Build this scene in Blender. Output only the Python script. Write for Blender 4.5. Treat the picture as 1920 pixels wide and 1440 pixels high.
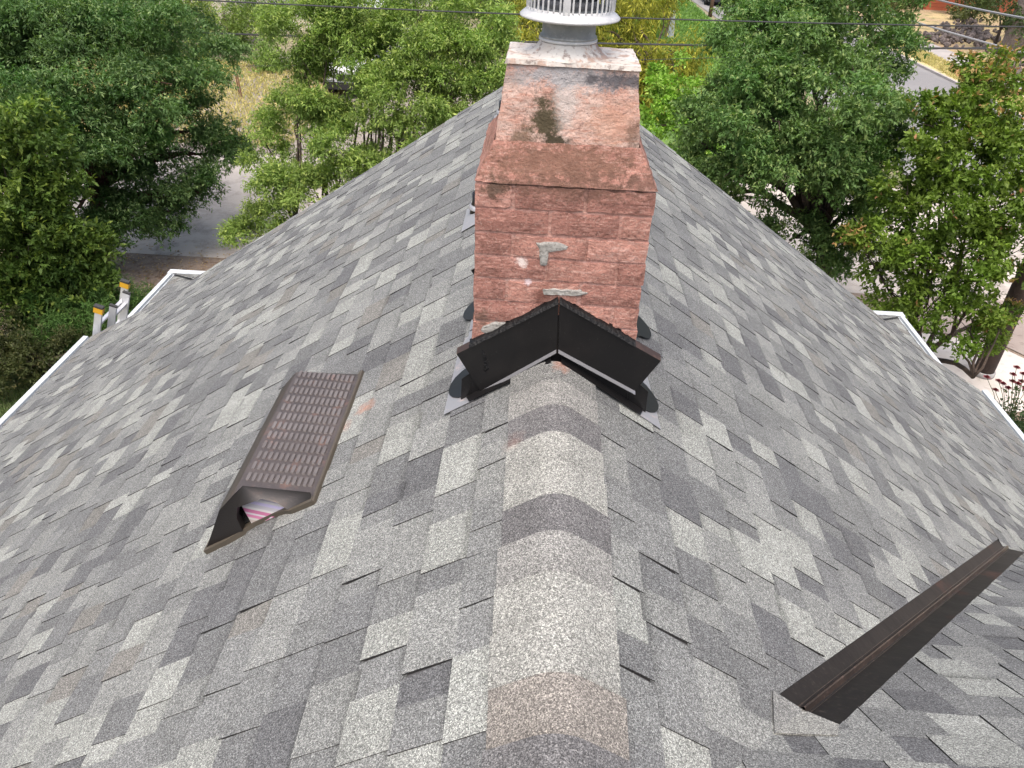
import bpy, bmesh, math, random
import numpy as np
from mathutils import Vector, Matrix, noise as mnoise

for o in list(bpy.data.objects): bpy.data.objects.remove(o)
scene = bpy.context.scene
COL = scene.collection
RNG = np.random.default_rng(7)
random.seed(7)

# ------------------------------------------------------------------ camera
FPX, PITCH, YAW, ROLL = 1442.0, 33.865, 0.786, 3.017
CAM = np.array([-0.111, 0.0, 1.339])
def cam_axes():
    p, y, r = map(math.radians, (PITCH, YAW, ROLL))
    f = np.array([0, math.cos(p), -math.sin(p)]); u = np.array([0, math.sin(p), math.cos(p)]); rt = np.array([1., 0, 0])
    rr = rt*math.cos(r)+u*math.sin(r); uu = -rt*math.sin(r)+u*math.cos(r)
    Z = np.array([[math.cos(y), -math.sin(y), 0], [math.sin(y), math.cos(y), 0], [0, 0, 1]])
    return Z@rr, Z@uu, Z@f
AX = cam_axes()
cd = bpy.data.cameras.new('camera'); cam = bpy.data.objects.new('camera', cd); COL.objects.link(cam)
cd.sensor_width = 36; cd.lens = FPX/1920*36; cd.clip_start = 0.02; cd.clip_end = 600
M = Matrix.Identity(4)
for i in range(3):
    M[i][0] = AX[0][i]; M[i][1] = AX[1][i]; M[i][2] = -AX[2][i]; M[i][3] = CAM[i]
cam.matrix_world = M
scene.camera = cam
scene.render.resolution_x, scene.render.resolution_y = 1024, 768

# ------------------------------------------------------------------ sky, sun, exposure
SUN_EL, SUN_AZ = math.radians(70), math.radians(-172)      # azimuth from +y towards +x
world = bpy.data.worlds.new('World'); scene.world = world; world.use_nodes = True
wn = world.node_tree.nodes; wl = world.node_tree.links
sky = wn.new('ShaderNodeTexSky'); sky.sky_type = 'NISHITA'; sky.sun_disc = False
sky.sun_elevation = SUN_EL; sky.sun_rotation = SUN_AZ
sky.air_density = 1.0; sky.dust_density = 7.0; sky.ozone_density = 1.0
wl.new(sky.outputs[0], wn['Background'].inputs[0]); wn['Background'].inputs[1].default_value = 0.13
sl = bpy.data.lights.new('sun', 'SUN'); sl.energy = 1.2; sl.angle = math.radians(80); sl.color = (1, 0.975, 0.93)
sun = bpy.data.objects.new('sun', sl); COL.objects.link(sun)
sv = Vector((math.sin(SUN_AZ)*math.cos(SUN_EL), math.cos(SUN_AZ)*math.cos(SUN_EL), math.sin(SUN_EL)))
sun.rotation_euler = sv.to_track_quat('Z', 'Y').to_euler(); sun.location = (0, 0, 30)
vs = scene.view_settings
vs.view_transform = 'Standard'; vs.look = 'None'; vs.gamma = 1; vs.use_curve_mapping = False
vs.exposure = 1.16

# ------------------------------------------------------------------ pixel helpers (photo pixels, 1920 x 1440)
def ray(px, py):
    return AX[0]*(px-960)/FPX - AX[1]*(py-720)/FPX + AX[2]
def at_y(px, py, y): d = ray(px, py); return CAM+d*((y-CAM[1])/d[1])
def at_z(px, py, z): d = ray(px, py); return CAM+d*((z-CAM[2])/d[2])
def project(X):
    d = np.asarray(X, float)-CAM
    cz = d@AX[2]; cz = np.where(cz < 0.05, 0.05, cz)
    return 960+FPX*(d@AX[0])/cz, 720-FPX*(d@AX[1])/cz

# ------------------------------------------------------------------ materials
MATS = {}
def mat(name, col=(.5, .5, .5), rough=.7, metal=0., spec=.5, bump=None, vary=None, coat=0):
    """principled; vary=(scale, amount, colour2) mixes a second colour by noise; bump=(scale, strength, dist)"""
    if name in MATS: return MATS[name]
    m = bpy.data.materials.new(name); m.use_nodes = True; MATS[name] = m
    nt = m.node_tree; b = nt.nodes['Principled BSDF']
    b.inputs['Base Color'].default_value = (*col, 1); b.inputs['Roughness'].default_value = rough
    b.inputs['Metallic'].default_value = metal; b.inputs['Specular IOR Level'].default_value = spec
    if coat: b.inputs['Coat Weight'].default_value = coat
    geo = nt.nodes.new('ShaderNodeNewGeometry')
    if vary:
        last = None
        for (sc, lo, hi, c2) in vary:
            n = nt.nodes.new('ShaderNodeTexNoise'); n.inputs['Scale'].default_value = sc; n.inputs['Detail'].default_value = 6
            n.inputs['Roughness'].default_value = .62
            nt.links.new(geo.outputs['Position'], n.inputs['Vector'])
            r = nt.nodes.new('ShaderNodeMapRange'); r.inputs['From Min'].default_value = lo; r.inputs['From Max'].default_value = hi
            nt.links.new(n.outputs['Fac'], r.inputs['Value'])
            mx = nt.nodes.new('ShaderNodeMix'); mx.data_type = 'RGBA'
            nt.links.new(r.outputs[0], mx.inputs['Factor'])
            if last is None: mx.inputs['A'].default_value = (*col, 1)
            else: nt.links.new(last, mx.inputs['A'])
            mx.inputs['B'].default_value = (*c2, 1); last = mx.outputs['Result']
        nt.links.new(last, b.inputs['Base Color'])
    if bump:
        n = nt.nodes.new('ShaderNodeTexNoise'); n.inputs['Scale'].default_value = bump[0]; n.inputs['Detail'].default_value = 5
        nt.links.new(geo.outputs['Position'], n.inputs['Vector'])
        bp = nt.nodes.new('ShaderNodeBump'); bp.inputs['Strength'].default_value = bump[1]; bp.inputs['Distance'].default_value = bump[2]
        nt.links.new(n.outputs['Fac'], bp.inputs['Height']); nt.links.new(bp.outputs['Normal'], b.inputs['Normal'])
    return m

def shingle_mat():
    m = bpy.data.materials.new('shingle_granules'); m.use_nodes = True; nt = m.node_tree; N = nt.nodes.new; L = nt.links.new
    b = nt.nodes['Principled BSDF']; b.inputs['Roughness'].default_value = .9; b.inputs['Specular IOR Level'].default_value = .25
    at = N('ShaderNodeAttribute'); at.attribute_name = 'tone'
    geo = N('ShaderNodeNewGeometry')
    v = N('ShaderNodeTexVoronoi'); v.inputs['Scale'].default_value = 430; L(geo.outputs['Position'], v.inputs['Vector'])
    sep = N('ShaderNodeSeparateColor'); L(v.outputs['Color'], sep.inputs[0])
    cr = N('ShaderNodeValToRGB'); L(sep.outputs[0], cr.inputs[0])
    e = cr.color_ramp.elements; e[0].position = 0; e[0].color = (.36, .36, .365, 1); e[1].position = 1; e[1].color = (1.9, 1.9, 1.84, 1)
    for p, c in ((.3, .62), (.62, .96), (.86, 1.36)):
        k = e.new(p); k.color = (c, c, c, 1)
    v2 = N('ShaderNodeTexNoise'); v2.inputs['Scale'].default_value = 130; v2.inputs['Detail'].default_value = 3; L(geo.outputs['Position'], v2.inputs['Vector'])
    r2 = N('ShaderNodeMapRange'); r2.inputs['From Min'].default_value = .3; r2.inputs['From Max'].default_value = .7
    r2.inputs['To Min'].default_value = .8; r2.inputs['To Max'].default_value = 1.2; L(v2.outputs['Fac'], r2.inputs['Value'])
    v3 = N('ShaderNodeTexNoise'); v3.inputs['Scale'].default_value = 7; v3.inputs['Detail'].default_value = 3; L(geo.outputs['Position'], v3.inputs['Vector'])
    r3 = N('ShaderNodeMapRange'); r3.inputs['From Min'].default_value = .3; r3.inputs['From Max'].default_value = .7
    r3.inputs['To Min'].default_value = .92; r3.inputs['To Max'].default_value = 1.08; L(v3.outputs['Fac'], r3.inputs['Value'])
    mu = N('ShaderNodeMath'); mu.operation = 'MULTIPLY'; L(r2.outputs[0], mu.inputs[0]); L(r3.outputs[0], mu.inputs[1])
    m1 = N('ShaderNodeMix'); m1.data_type = 'RGBA'; m1.blend_type = 'MULTIPLY'; m1.inputs['Factor'].default_value = 1
    L(at.outputs['Color'], m1.inputs['A']); L(cr.outputs[0], m1.inputs['B'])
    m2 = N('ShaderNodeVectorMath'); m2.operation = 'SCALE'; L(m1.outputs['Result'], m2.inputs[0]); L(mu.outputs[0], m2.inputs['Scale'])
    # brick dust that fell on the shingles: a few stretched smudges
    last = m2.outputs[0]
    dn = N('ShaderNodeTexNoise'); dn.inputs['Scale'].default_value = 38; dn.inputs['Detail'].default_value = 6; L(geo.outputs['Position'], dn.inputs['Vector'])
    for (c, r, s) in DUST:
        d = N('ShaderNodeVectorMath'); d.operation = 'DISTANCE'; d.inputs[1].default_value = c; L(geo.outputs['Position'], d.inputs[0])
        k = N('ShaderNodeMapRange'); k.inputs['From Min'].default_value = 0; k.inputs['From Max'].default_value = r; k.inputs['To Min'].default_value = 1; k.inputs['To Max'].default_value = 0
        L(d.outputs['Value'], k.inputs['Value'])
        a = N('ShaderNodeMath'); a.operation = 'MULTIPLY_ADD'; L(dn.outputs['Fac'], a.inputs[0]); a.inputs[1].default_value = 1.5; a.inputs[2].default_value = -.95
        a2 = N('ShaderNodeMath'); a2.operation = 'ADD'; L(a.outputs[0], a2.inputs[0]); L(k.outputs[0], a2.inputs[1])
        a3 = N('ShaderNodeMath'); a3.operation = 'MULTIPLY'; a3.use_clamp = True; L(a2.outputs[0], a3.inputs[0]); a3.inputs[1].default_value = s
        a4 = N('ShaderNodeMath'); a4.operation = 'MULTIPLY'; a4.use_clamp = True; L(a3.outputs[0], a4.inputs[0])
        k2 = N('ShaderNodeMath'); k2.operation = 'GREATER_THAN'; L(k.outputs[0], k2.inputs[0]); k2.inputs[1].default_value = 0.001; L(k2.outputs[0], a4.inputs[1])
        mx = N('ShaderNodeMix'); mx.data_type = 'RGBA'; L(a4.outputs[0], mx.inputs['Factor']); L(last, mx.inputs['A']); mx.inputs['B'].default_value = (.34, .15, .095, 1)
        last = mx.outputs['Result']
    L(last, b.inputs['Base Color'])
    bp = N('ShaderNodeBump'); bp.inputs['Strength'].default_value = .5; bp.inputs['Distance'].default_value = .0015
    L(sep.outputs[1], bp.inputs['Height']); L(bp.outputs['Normal'], b.inputs['Normal'])
    return m
DUST = (((-.726, 2.477, -.481), .075, .75), ((-.80, 2.40, -.53), .06, .5), ((-.12, 1.79, -.07), .06, .2), ((.02, 2.125, .0), .05, .9))
SHINGLE = shingle_mat()

def masonry_mat(name, base, c2, c3, stains=(), streak=0):
    """old painted masonry: base, blotches, fine pits, located stains ((pos, radius, colour, strength), ...)"""
    m = bpy.data.materials.new(name); m.use_nodes = True; nt = m.node_tree; N = nt.nodes.new; L = nt.links.new
    b = nt.nodes['Principled BSDF']; b.inputs['Roughness'].default_value = .92; b.inputs['Specular IOR Level'].default_value = .2
    geo = N('ShaderNodeNewGeometry')
    def nz(sc, det=6, rough=.65, vec=None):
        n = N('ShaderNodeTexNoise'); n.inputs['Scale'].default_value = sc; n.inputs['Detail'].default_value = det; n.inputs['Roughness'].default_value = rough
        L(vec or geo.outputs['Position'], n.inputs['Vector']); return n.outputs['Fac']
    def rng(s, a, b_, c=0., d=1.):
        r = N('ShaderNodeMapRange'); r.inputs['From Min'].default_value = a; r.inputs['From Max'].default_value = b_
        r.inputs['To Min'].default_value = c; r.inputs['To Max'].default_value = d; L(s, r.inputs['Value']); return r.outputs[0]
    def mix(f, A, B):
        x = N('ShaderNodeMix'); x.data_type = 'RGBA'; L(f, x.inputs['Factor'])
        if isinstance(A, tuple): x.inputs['A'].default_value = (*A, 1)
        else: L(A, x.inputs['A'])
        if isinstance(B, tuple): x.inputs['B'].default_value = (*B, 1)
        else: L(B, x.inputs['B'])
        return x.outputs['Result']
    # horizontal wipe marks: noise squeezed in z
    mp = N('ShaderNodeMapping'); mp.inputs['Scale'].default_value = (1, 1, 5); L(geo.outputs['Position'], mp.inputs['Vector'])
    c = mix(rng(nz(11), .42, .6), base, c2)
    c = mix(rng(nz(30, vec=mp.outputs[0]), .5, .66), c, c3)
    c = mix(rng(nz(110, 4, .7), .55, .63, 0, .6), c, tuple(x*.40 for x in base))
    c = mix(rng(nz(150, 3, .7), .57, .65, 0, .35), c, (.62, .45, .38))
    if streak:
        mp2 = N('ShaderNodeMapping'); mp2.inputs['Scale'].default_value = (1, 1, .25); L(geo.outputs['Position'], mp2.inputs['Vector'])
        c = mix(rng(nz(9, vec=mp2.outputs[0]), .56, .72, 0, streak), c, (.60, .52, .47))
    blot = nz(34, 9, .82)
    for (pos, r, sc, colr, s) in stains:
        d = N('ShaderNodeVectorMath'); d.operation = 'SUBTRACT'; L(geo.outputs['Position'], d.inputs[0]); d.inputs[1].default_value = pos
        d2 = N('ShaderNodeVectorMath'); d2.operation = 'MULTIPLY'; L(d.outputs[0], d2.inputs[0]); d2.inputs[1].default_value = sc
        ln = N('ShaderNodeVectorMath'); ln.operation = 'LENGTH'; L(d2.outputs[0], ln.inputs[0])
        k = rng(ln.outputs['Value'], r, 0, -.35, .75)
        a = N('ShaderNodeMath'); a.operation = 'MULTIPLY_ADD'; L(blot, a.inputs[0]); a.inputs[1].default_value = 2.6; L(k, a.inputs[2])
        f = rng(a.outputs[0], 1.35, 1.75, 0, s)
        c = mix(f, c, colr)
    L(c, b.inputs['Base Color'])
    bp = N('ShaderNodeBump'); bp.inputs['Strength'].default_value = 1; bp.inputs['Distance'].default_value = .010
    ad = N('ShaderNodeMath'); ad.operation = 'ADD'; L(nz(70, 8, .7), ad.inputs[0]); L(nz(24), ad.inputs[1]); L(ad.outputs[0], bp.inputs['Height'])
    L(bp.outputs['Normal'], b.inputs['Normal'])
    return m

def leaf_mat(name, rough=.5, trans=.3):
    m = bpy.data.materials.new(name); m.use_nodes = True; nt = m.node_tree; N = nt.nodes.new; L = nt.links.new
    b = nt.nodes['Principled BSDF']; b.inputs['Roughness'].default_value = rough; b.inputs['Specular IOR Level'].default_value = .22
    at = N('ShaderNodeAttribute'); at.attribute_name = 'tone'; L(at.outputs['Color'], b.inputs['Base Color'])
    t = N('ShaderNodeBsdfTranslucent'); hs = N('ShaderNodeMix'); hs.data_type = 'RGBA'; hs.blend_type = 'MULTIPLY'; hs.inputs['Factor'].default_value = 1
    L(at.outputs['Color'], hs.inputs['A']); hs.inputs['B'].default_value = (1.3, 1.5, .6, 1); L(hs.outputs['Result'], t.inputs['Color'])
    mx = N('ShaderNodeMixShader'); mx.inputs[0].default_value = trans; L(b.outputs[0], mx.inputs[1]); L(t.outputs[0], mx.inputs[2])
    L(mx.outputs[0], nt.nodes['Material Output'].inputs['Surface'])
    return m
LEAF = leaf_mat('leaf', .55, .3); NEEDLE = leaf_mat('needle', .6, .2)

# ------------------------------------------------------------------ mesh helpers
def obj(name, verts, faces, m, parent=None, smooth=False, tone=None, origin=None):
    verts = np.asarray(verts, float).reshape(-1, 3)
    if origin is None: origin = (verts.min(0)+verts.max(0))/2
    origin = np.asarray(origin, float)
    me = bpy.data.meshes.new(name)
    me.from_pydata((verts-origin).tolist(), [], [list(f) for f in faces])
    if tone is not None:
        a = me.attributes.new('tone', 'FLOAT_COLOR', 'POINT')
        t = np.ones((len(verts), 4), np.float32); t[:, :3] = tone; a.data.foreach_set('color', t.ravel())
    me.materials.append(m)
    if smooth: me.polygons.foreach_set('use_smooth', [True]*len(me.polygons))
    me.update()
    o = bpy.data.objects.new(name, me); COL.objects.link(o)
    o.location = Vector(origin)
    if parent is not None:
        o.parent = parent
        w = Vector((0, 0, 0)); p = parent
        while p is not None: w += p.location; p = p.parent
        o.location = Vector(origin)-w
    return o
def tag(o, label=None, cat=None, group=None, kind=None):
    if label: o['label'] = label
    if cat: o['category'] = cat
    if group: o['group'] = group
    if kind: o['kind'] = kind
    return o
def thing(name, loc, label, cat, group=None):
    o = bpy.data.objects.new(name, None); COL.objects.link(o); o.location = loc; o.empty_display_size = .2
    return tag(o, label, cat, group)

class MB:
    def __init__(s): s.v = []; s.f = []
    def add(s, V, F):
        k = len(s.v); s.v += [tuple(map(float, x)) for x in V]; s.f += [tuple(i+k for i in f) for f in F]; return s
    def box(s, lo, hi):
        x0, y0, z0 = lo; x1, y1, z1 = hi
        return s.add([(x0, y0, z0), (x1, y0, z0), (x1, y1, z0), (x0, y1, z0), (x0, y0, z1), (x1, y0, z1), (x1, y1, z1), (x0, y1, z1)],
                     [(0, 3, 2, 1), (4, 5, 6, 7), (0, 1, 5, 4), (1, 2, 6, 5), (2, 3, 7, 6), (3, 0, 4, 7)])
    def prism(s, poly, off):
        """polygon (3D points) thickened by vector off"""
        n = len(poly); P = [np.asarray(p, float) for p in poly]; o = np.asarray(off, float)
        return s.add([*P, *[p+o for p in P]], [tuple(range(n)), tuple(range(2*n-1, n-1, -1))]+[(i, i+n, (i+1) % n+n, (i+1) % n) for i in range(n)])
    def tube(s, pts, rad, n=6, cap=True):
        pts = [np.asarray(p, float) for p in pts]
        if not hasattr(rad, '__len__'): rad = [rad]*len(pts)
        V = []; ref = np.array([.31, .72, .62])
        for i, p in enumerate(pts):
            t = pts[min(i+1, len(pts)-1)]-pts[max(i-1, 0)]; t = t/(np.linalg.norm(t)+1e-9)
            a = np.cross(t, ref); a /= (np.linalg.norm(a)+1e-9); b = np.cross(t, a)
            for k in range(n):
                th = 2*math.pi*k/n; V.append(p+rad[i]*(a*math.cos(th)+b*math.sin(th)))
        F = [(i*n+k, i*n+(k+1) % n, (i+1)*n+(k+1) % n, (i+1)*n+k) for i in range(len(pts)-1) for k in range(n)]
        if cap: F += [tuple(range(n-1, -1, -1)), tuple(range((len(pts)-1)*n, len(pts)*n))]
        return s.add(V, F)
    def lathe(s, prof, c, n=32, cap=False):
        V = [(c[0]+r*math.cos(2*math.pi*k/n), c[1]+r*math.sin(2*math.pi*k/n), c[2]+z) for (r, z) in prof for k in range(n)]
        F = [(i*n+k, i*n+(k+1) % n, (i+1)*n+(k+1) % n, (i+1)*n+k) for i in range(len(prof)-1) for k in range(n)]
        if cap: F += [tuple(range(n-1, -1, -1)), tuple(range((len(prof)-1)*n, len(prof)*n))]
        return s.add(V, F)
    def build(s, name, m, parent=None, smooth=False, tone=None): return obj(name, s.v, s.f, m, parent, smooth, tone)

def bevel(o, w, seg=2):
    md = o.modifiers.new('bevel', 'BEVEL'); md.width = w; md.segments = seg; md.limit_method = 'ANGLE'; md.angle_limit = math.radians(40); return o

# ------------------------------------------------------------------ the setting: ground, roads
GZ = -6.0
def sheet(name, poly, z, m, label=None):
    """flat ground sheet from a polygon, gently irregular edges are in the polygon itself"""
    return obj(name, [(x, y, z) for x, y in poly], [tuple(range(len(poly)))], m)
def wavy(x0, x1, y0, y1, amp=.15, n=40, seed=0, zz=0):
    r = np.random.default_rng(seed); P = []
    for i in range(n): P.append((x0+(x1-x0)*i/n, y0+amp*r.normal()*.6))
    for i in range(n): P.append((x1+amp*r.normal()*.6, y0+(y1-y0)*i/n))
    for i in range(n): P.append((x1-(x1-x0)*i/n, y1+amp*r.normal()*.6))
    for i in range(n): P.append((x0+amp*r.normal()*.6, y1-(y1-y0)*i/n))
    return P
m_dirt = mat('soil', (.22, .17, .135), .95, bump=(9, .8, .05), vary=((.8, .4, .62, (.24, .20, .17)), (5, .5, .65, (.10, .07, .055)), (40, .5, .62, (.23, .155, .09))))
m_road = mat('worn_asphalt', (.37, .33, .29), .9, bump=(30, .5, .02), vary=((.35, .42, .6, (.43, .385, .34)), (1.3, .5, .62, (.27, .24, .21)), (60, .5, .7, (.42, .39, .36))))
m_street = mat('grey_asphalt', (.165, .16, .16), .9, bump=(30, .5, .02), vary=((.3, .42, .62, (.205, .20, .20)), (50, .5, .7, (.23, .225, .22))))
m_dry = mat('dry_grass_ground', (.42, .33, .15), .95, bump=(12, .9, .08), vary=((.6, .42, .6, (.50, .42, .22)), (2.5, .5, .62, (.20, .20, .07)), (18, .5, .65, (.58, .50, .30))))
m_lawn = mat('lawn_ground', (.07, .15, .03), .95, bump=(15, .9, .08), vary=((.4, .4, .6, (.12, .20, .04)), (6, .5, .66, (.05, .10, .025))))
m_conc = mat('pale_concrete', (.50, .455, .41), .85, bump=(50, .25, .01), vary=((1.2, .45, .65, (.55, .51, .47)), (8, .55, .7, (.39, .34, .30))))
m_walk = mat('sidewalk_concrete', (.28, .26, .25), .9, bump=(40, .4, .01), vary=((.7, .42, .62, (.34, .31, .29)),))
tag(obj('ground', [(-300, -60, GZ), (300, -60, GZ), (300, 500, GZ), (-300, 500, GZ)], [(0, 1, 2, 3)],
        mat('rough_ground', (.15, .135, .09), .95, bump=(5, .8, .08), vary=((.25, .42, .6, (.23, .20, .11)), (1.6, .5, .65, (.09, .11, .04)), (14, .5, .65, (.26, .21, .13))))), kind='structure')
tag(sheet('dirt_strip', wavy(-16, 10.5, 10.9, 15.6, .25, 40, 1), GZ+.004, m_dirt), kind='structure')
tag(sheet('road', wavy(-70, 60, 15.2, 22.4, .12, 90, 2), GZ+.010, m_road), kind='structure')
tag(sheet('dry_grass_field', wavy(-26, -6.2, 22.6, 34, .35, 40, 3), GZ+.006, m_dry), kind='structure')
tag(sheet('parking_patch', wavy(-12.5, 2, 22.2, 36, .3, 40, 4), GZ+.014, mat('gravel_patch', (.21, .18, .15), .95, bump=(20, .8, .04), vary=((1, .4, .6, (.27, .24, .21)), (30, .5, .65, (.15, .12, .10))))), kind='structure')
tag(sheet('lawn', wavy(1.2, 10.4, 24, 66, .2, 40, 5), GZ+.018, m_lawn), kind='structure')
tag(sheet('front_lawn', wavy(-14, -5.6, 4, 10.9, .2, 30, 6), GZ+.012, mat('dark_lawn', (.05, .085, .022), .95, bump=(20, .9, .06), vary=((3, .42, .6, (.075, .11, .03)), (25, .5, .65, (.10, .10, .045))))), kind='structure')
tag(sheet('street', [(11.3, 22.3), (18.6, 22.3), (18.9, 36), (18.4, 47), (17.0, 58), (15.8, 90), (8.8, 90), (10.6, 58), (11.2, 45)], GZ+.024, m_street), kind='structure')
tag(sheet('grass_verge', [(18.75, 24), (20.4, 24), (20.9, 36), (20.3, 47), (19.2, 58), (18, 90), (15.95, 90), (17.15, 58), (18.55, 47), (19.05, 36)], GZ+.10, m_dry), kind='structure')
tag(sheet('sidewalk', [(20.4, 24), (22.0, 24), (22.6, 36), (22.0, 47), (20.9, 58), (19.7, 90), (18, 90), (19.2, 58), (20.3, 47), (20.9, 36)], GZ+.112, m_walk), kind='structure')
tag(sheet('dry_slope', [(22.0, 24), (60, 24), (60, 90), (19.7, 90), (20.9, 58), (22.0, 47), (22.6, 36)], GZ+.10,
          mat('slope_ground', (.30, .22, .13), .95, bump=(6, .9, .1), vary=((.35, .44, .58, (.42, .33, .16)), (1.4, .5, .62, (.17, .16, .06)), (20, .5, .65, (.20, .13, .09))))), kind='structure')
kb = MB(); KP = [(18.6, 22.3), (18.9, 36), (18.4, 47), (17.0, 58), (15.8, 90)]
for (a, b) in zip(KP[:-1], KP[1:]):
    kb.prism([(a[0], a[1], GZ), (a[0]+.15, a[1], GZ), (b[0]+.15, b[1], GZ), (b[0], b[1], GZ)], (0, 0, .12))
tag(kb.build('kerb', m_walk), kind='structure')
tag(sheet('concrete_slab', [(6.0, 10.75), (8.3, 10.95), (9.6, 11.35), (9.75, 12.3), (9.1, 13.25), (8.0, 13.6), (6.2, 13.5)], GZ+.03, m_conc), kind='structure')
tag(sheet('driveway', [(9.2, 10.2), (30, 8.5), (30, 15.3), (8.0, 15.3), (8.05, 13.7), (9.2, 13.35), (9.85, 12.4)], GZ+.022,
          mat('driveway_concrete', (.25, .205, .18), .9, bump=(40, .4, .01), vary=((.8, .42, .62, (.30, .255, .225)), (6, .55, .7, (.18, .14, .12))))), kind='structure')

# ------------------------------------------------------------------ roof geometry
EXPO, V00 = .1445, .70-.1445*5
SL = .663; CS = 1/math.hypot(1, SL); SN = SL*CS
PROF = [(0, 0), (4.1, -4.1*SL), (4.5, -4.1*SL-.4*.60), (4.87, -4.1*SL-.4*.60-.37*.55)]
ARC = [0]
for a, b in zip(PROF[:-1], PROF[1:]): ARC.append(ARC[-1]+math.hypot(b[0]-a[0], b[1]-a[1]))
YFAR, YBACK = 7.147, -2.6
def prof(v):
    for i in range(len(ARC)-1):
        if v <= ARC[i+1] or i == len(ARC)-2:
            t = (v-ARC[i])/(ARC[i+1]-ARC[i]); a, b = PROF[i], PROF[i+1]
            d = np.array([b[0]-a[0], b[1]-a[1]])/(ARC[i+1]-ARC[i])
            return a[0]+(b[0]-a[0])*t, a[1]+(b[1]-a[1])*t, -d[1], d[0]      # x, z, normal x, normal z
def surf_main(side):
    def s(u, v, h=0):
        x, z, nx, nz = prof(v); return np.array([side*(x+nx*h), u, z+nz*h])
    return s
Y0 = .545            # cross gable ridge
def surf_cross(sg):
    def s(u, v, h=0): return np.array([u, Y0+sg*(v*CS+SN*h), -v*SN+CS*h])
    return s
surfL, surfR, surfC, surfD = surf_main(-1), surf_main(1), surf_cross(1), surf_cross(-1)
# porch hip roof beyond the far gable
PX, PY1, PZ, PS = 4.93, 9.42, -3.49, .40; PC = 1/math.hypot(1, PS); PN = PS*PC
def surfPF(u, v, h=0): return np.array([u, YFAR-.1+v*PC+PN*h, PZ+(PY1-YFAR+.1)*PS-v*PN+PC*h])
def surfPS(side):
    def s(u, v, h=0): return np.array([side*(PX-2.3+v*PC+PN*h), u, PZ+2.3*PS-v*PN+PC*h])
    return s

def clip(poly, a, b, c):
    """keep a*u+b*v+c >= 0"""
    out = []
    for i, p in enumerate(poly):
        q = poly[(i+1) % len(poly)]; dp = a*p[0]+b*p[1]+c; dq = a*q[0]+b*q[1]+c
        if dp >= 0: out.append(p)
        if (dp >= 0) != (dq >= 0):
            t = dp/(dp-dq); out.append((p[0]+(q[0]-p[0])*t, p[1]+(q[1]-p[1])*t))
    return out
PAL = np.array([(.272, .280, .255), (.216, .221, .207), (.178, .182, .174), (.150, .153, .149), (.124, .126, .126), (.180, .175, .158)])
PAL = PAL*np.array([.885, .89, .915])
PW = np.array([.15, .22, .27, .20, .10, .06])
def shingle_pieces(surf, u0, u1, vmax, clips, seed, ridge=True, slit=None):
    r = np.random.default_rng(seed); out = []
    k = 0; v0 = V00
    while v0 < vmax-.005:
        v1 = min(v0+EXPO, vmax); u = u0-r.uniform(0, .3); tooth = r.random() < .5
        tone_prev = 0
        ub_ = slit(v1)+r.uniform(.0, .02) if (slit and v1*CS > .66) else None
        while u < u1:
            w = r.uniform(.085, .235) if tooth else r.uniform(.06, .2)
            if ub_ is not None and u+w > ub_-.02:
                if u < ub_-.015: w = ub_-u; tooth = False; ub_ = ub_
                else: tooth = True; w = r.uniform(.10, .2); ub_ = None
            ua, ub = max(u, u0), min(u+w, u1)
            idx = r.choice(len(PAL), p=PW)
            tone = PAL[idx]*r.uniform(.93, 1.07)
            if ub-ua > .012:
                sl = r.normal(0, .004); hb = (.0064 if tooth else .0034)+r.normal(0, .0005); h0 = .0030 if tooth else .0008
                vt = max(v0-.012, .04 if ridge else 0); bow = r.normal(0, .0015)
                poly = [(ua, vt), (ub, vt), (ub+sl, v1+bow), (ua+sl*.6, v1+bow)]
                whole = True
                for c in clips:
                    if len(c) == 4: c = (c[0], c[1], c[2]-(c[3] if v1*CS > .66 else -.004))
                    n = len(poly); p2 = clip(poly, *c)
                    if len(p2) < 3: poly = None; break
                    if len(p2) != n or any(abs(a[0]-b[0])+abs(a[1]-b[1]) > 1e-9 for a, b in zip(p2, poly)): whole = False
                    poly = p2
                if poly is not None:
                    hh = lambda v: h0+(hb-h0)*max(0, (v-vt))/max(v1-vt, 1e-6)
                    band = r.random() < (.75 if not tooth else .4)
                    if whole:
                        vb = max(v0, vt)+r.uniform(.018, .034)
                        (a0, _), (a1, _), (b1, vbt), (b0, _) = poly
                        t = (vb-vt)/(v1-vt)
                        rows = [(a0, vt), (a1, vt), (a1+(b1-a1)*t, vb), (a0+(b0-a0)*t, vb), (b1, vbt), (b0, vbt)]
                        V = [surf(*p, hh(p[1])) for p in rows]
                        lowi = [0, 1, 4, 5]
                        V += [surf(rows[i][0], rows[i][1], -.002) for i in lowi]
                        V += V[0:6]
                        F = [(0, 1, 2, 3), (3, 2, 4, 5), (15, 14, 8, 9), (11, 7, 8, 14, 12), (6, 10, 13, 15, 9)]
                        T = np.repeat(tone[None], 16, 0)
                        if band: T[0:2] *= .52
                        T[6:] = (.032, .031, .031)
                    else:
                        n = len(poly)
                        V = [surf(*p, hh(p[1])) for p in poly]+[surf(*p, -.002) for p in poly]+[surf(*p, hh(p[1])) for p in poly]
                        F = [tuple(range(n))]+[(i+2*n, i+n, (i+1) % n+n, (i+1) % n+2*n) for i in range(n)]
                        T = np.repeat(tone[None], 3*n, 0); T[n:] = (.032, .031, .031)
                    out.append((np.array(V), F, T))
            u += w; tooth = not tooth
        v0 += EXPO
    return out
def fix_winding(V, F, ref):
    n = np.cross(V[F[0][1]]-V[F[0][0]], V[F[0][2]]-V[F[0][0]])
    if n@ref < 0: F = [tuple(reversed(f)) for f in F]
    return F

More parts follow.
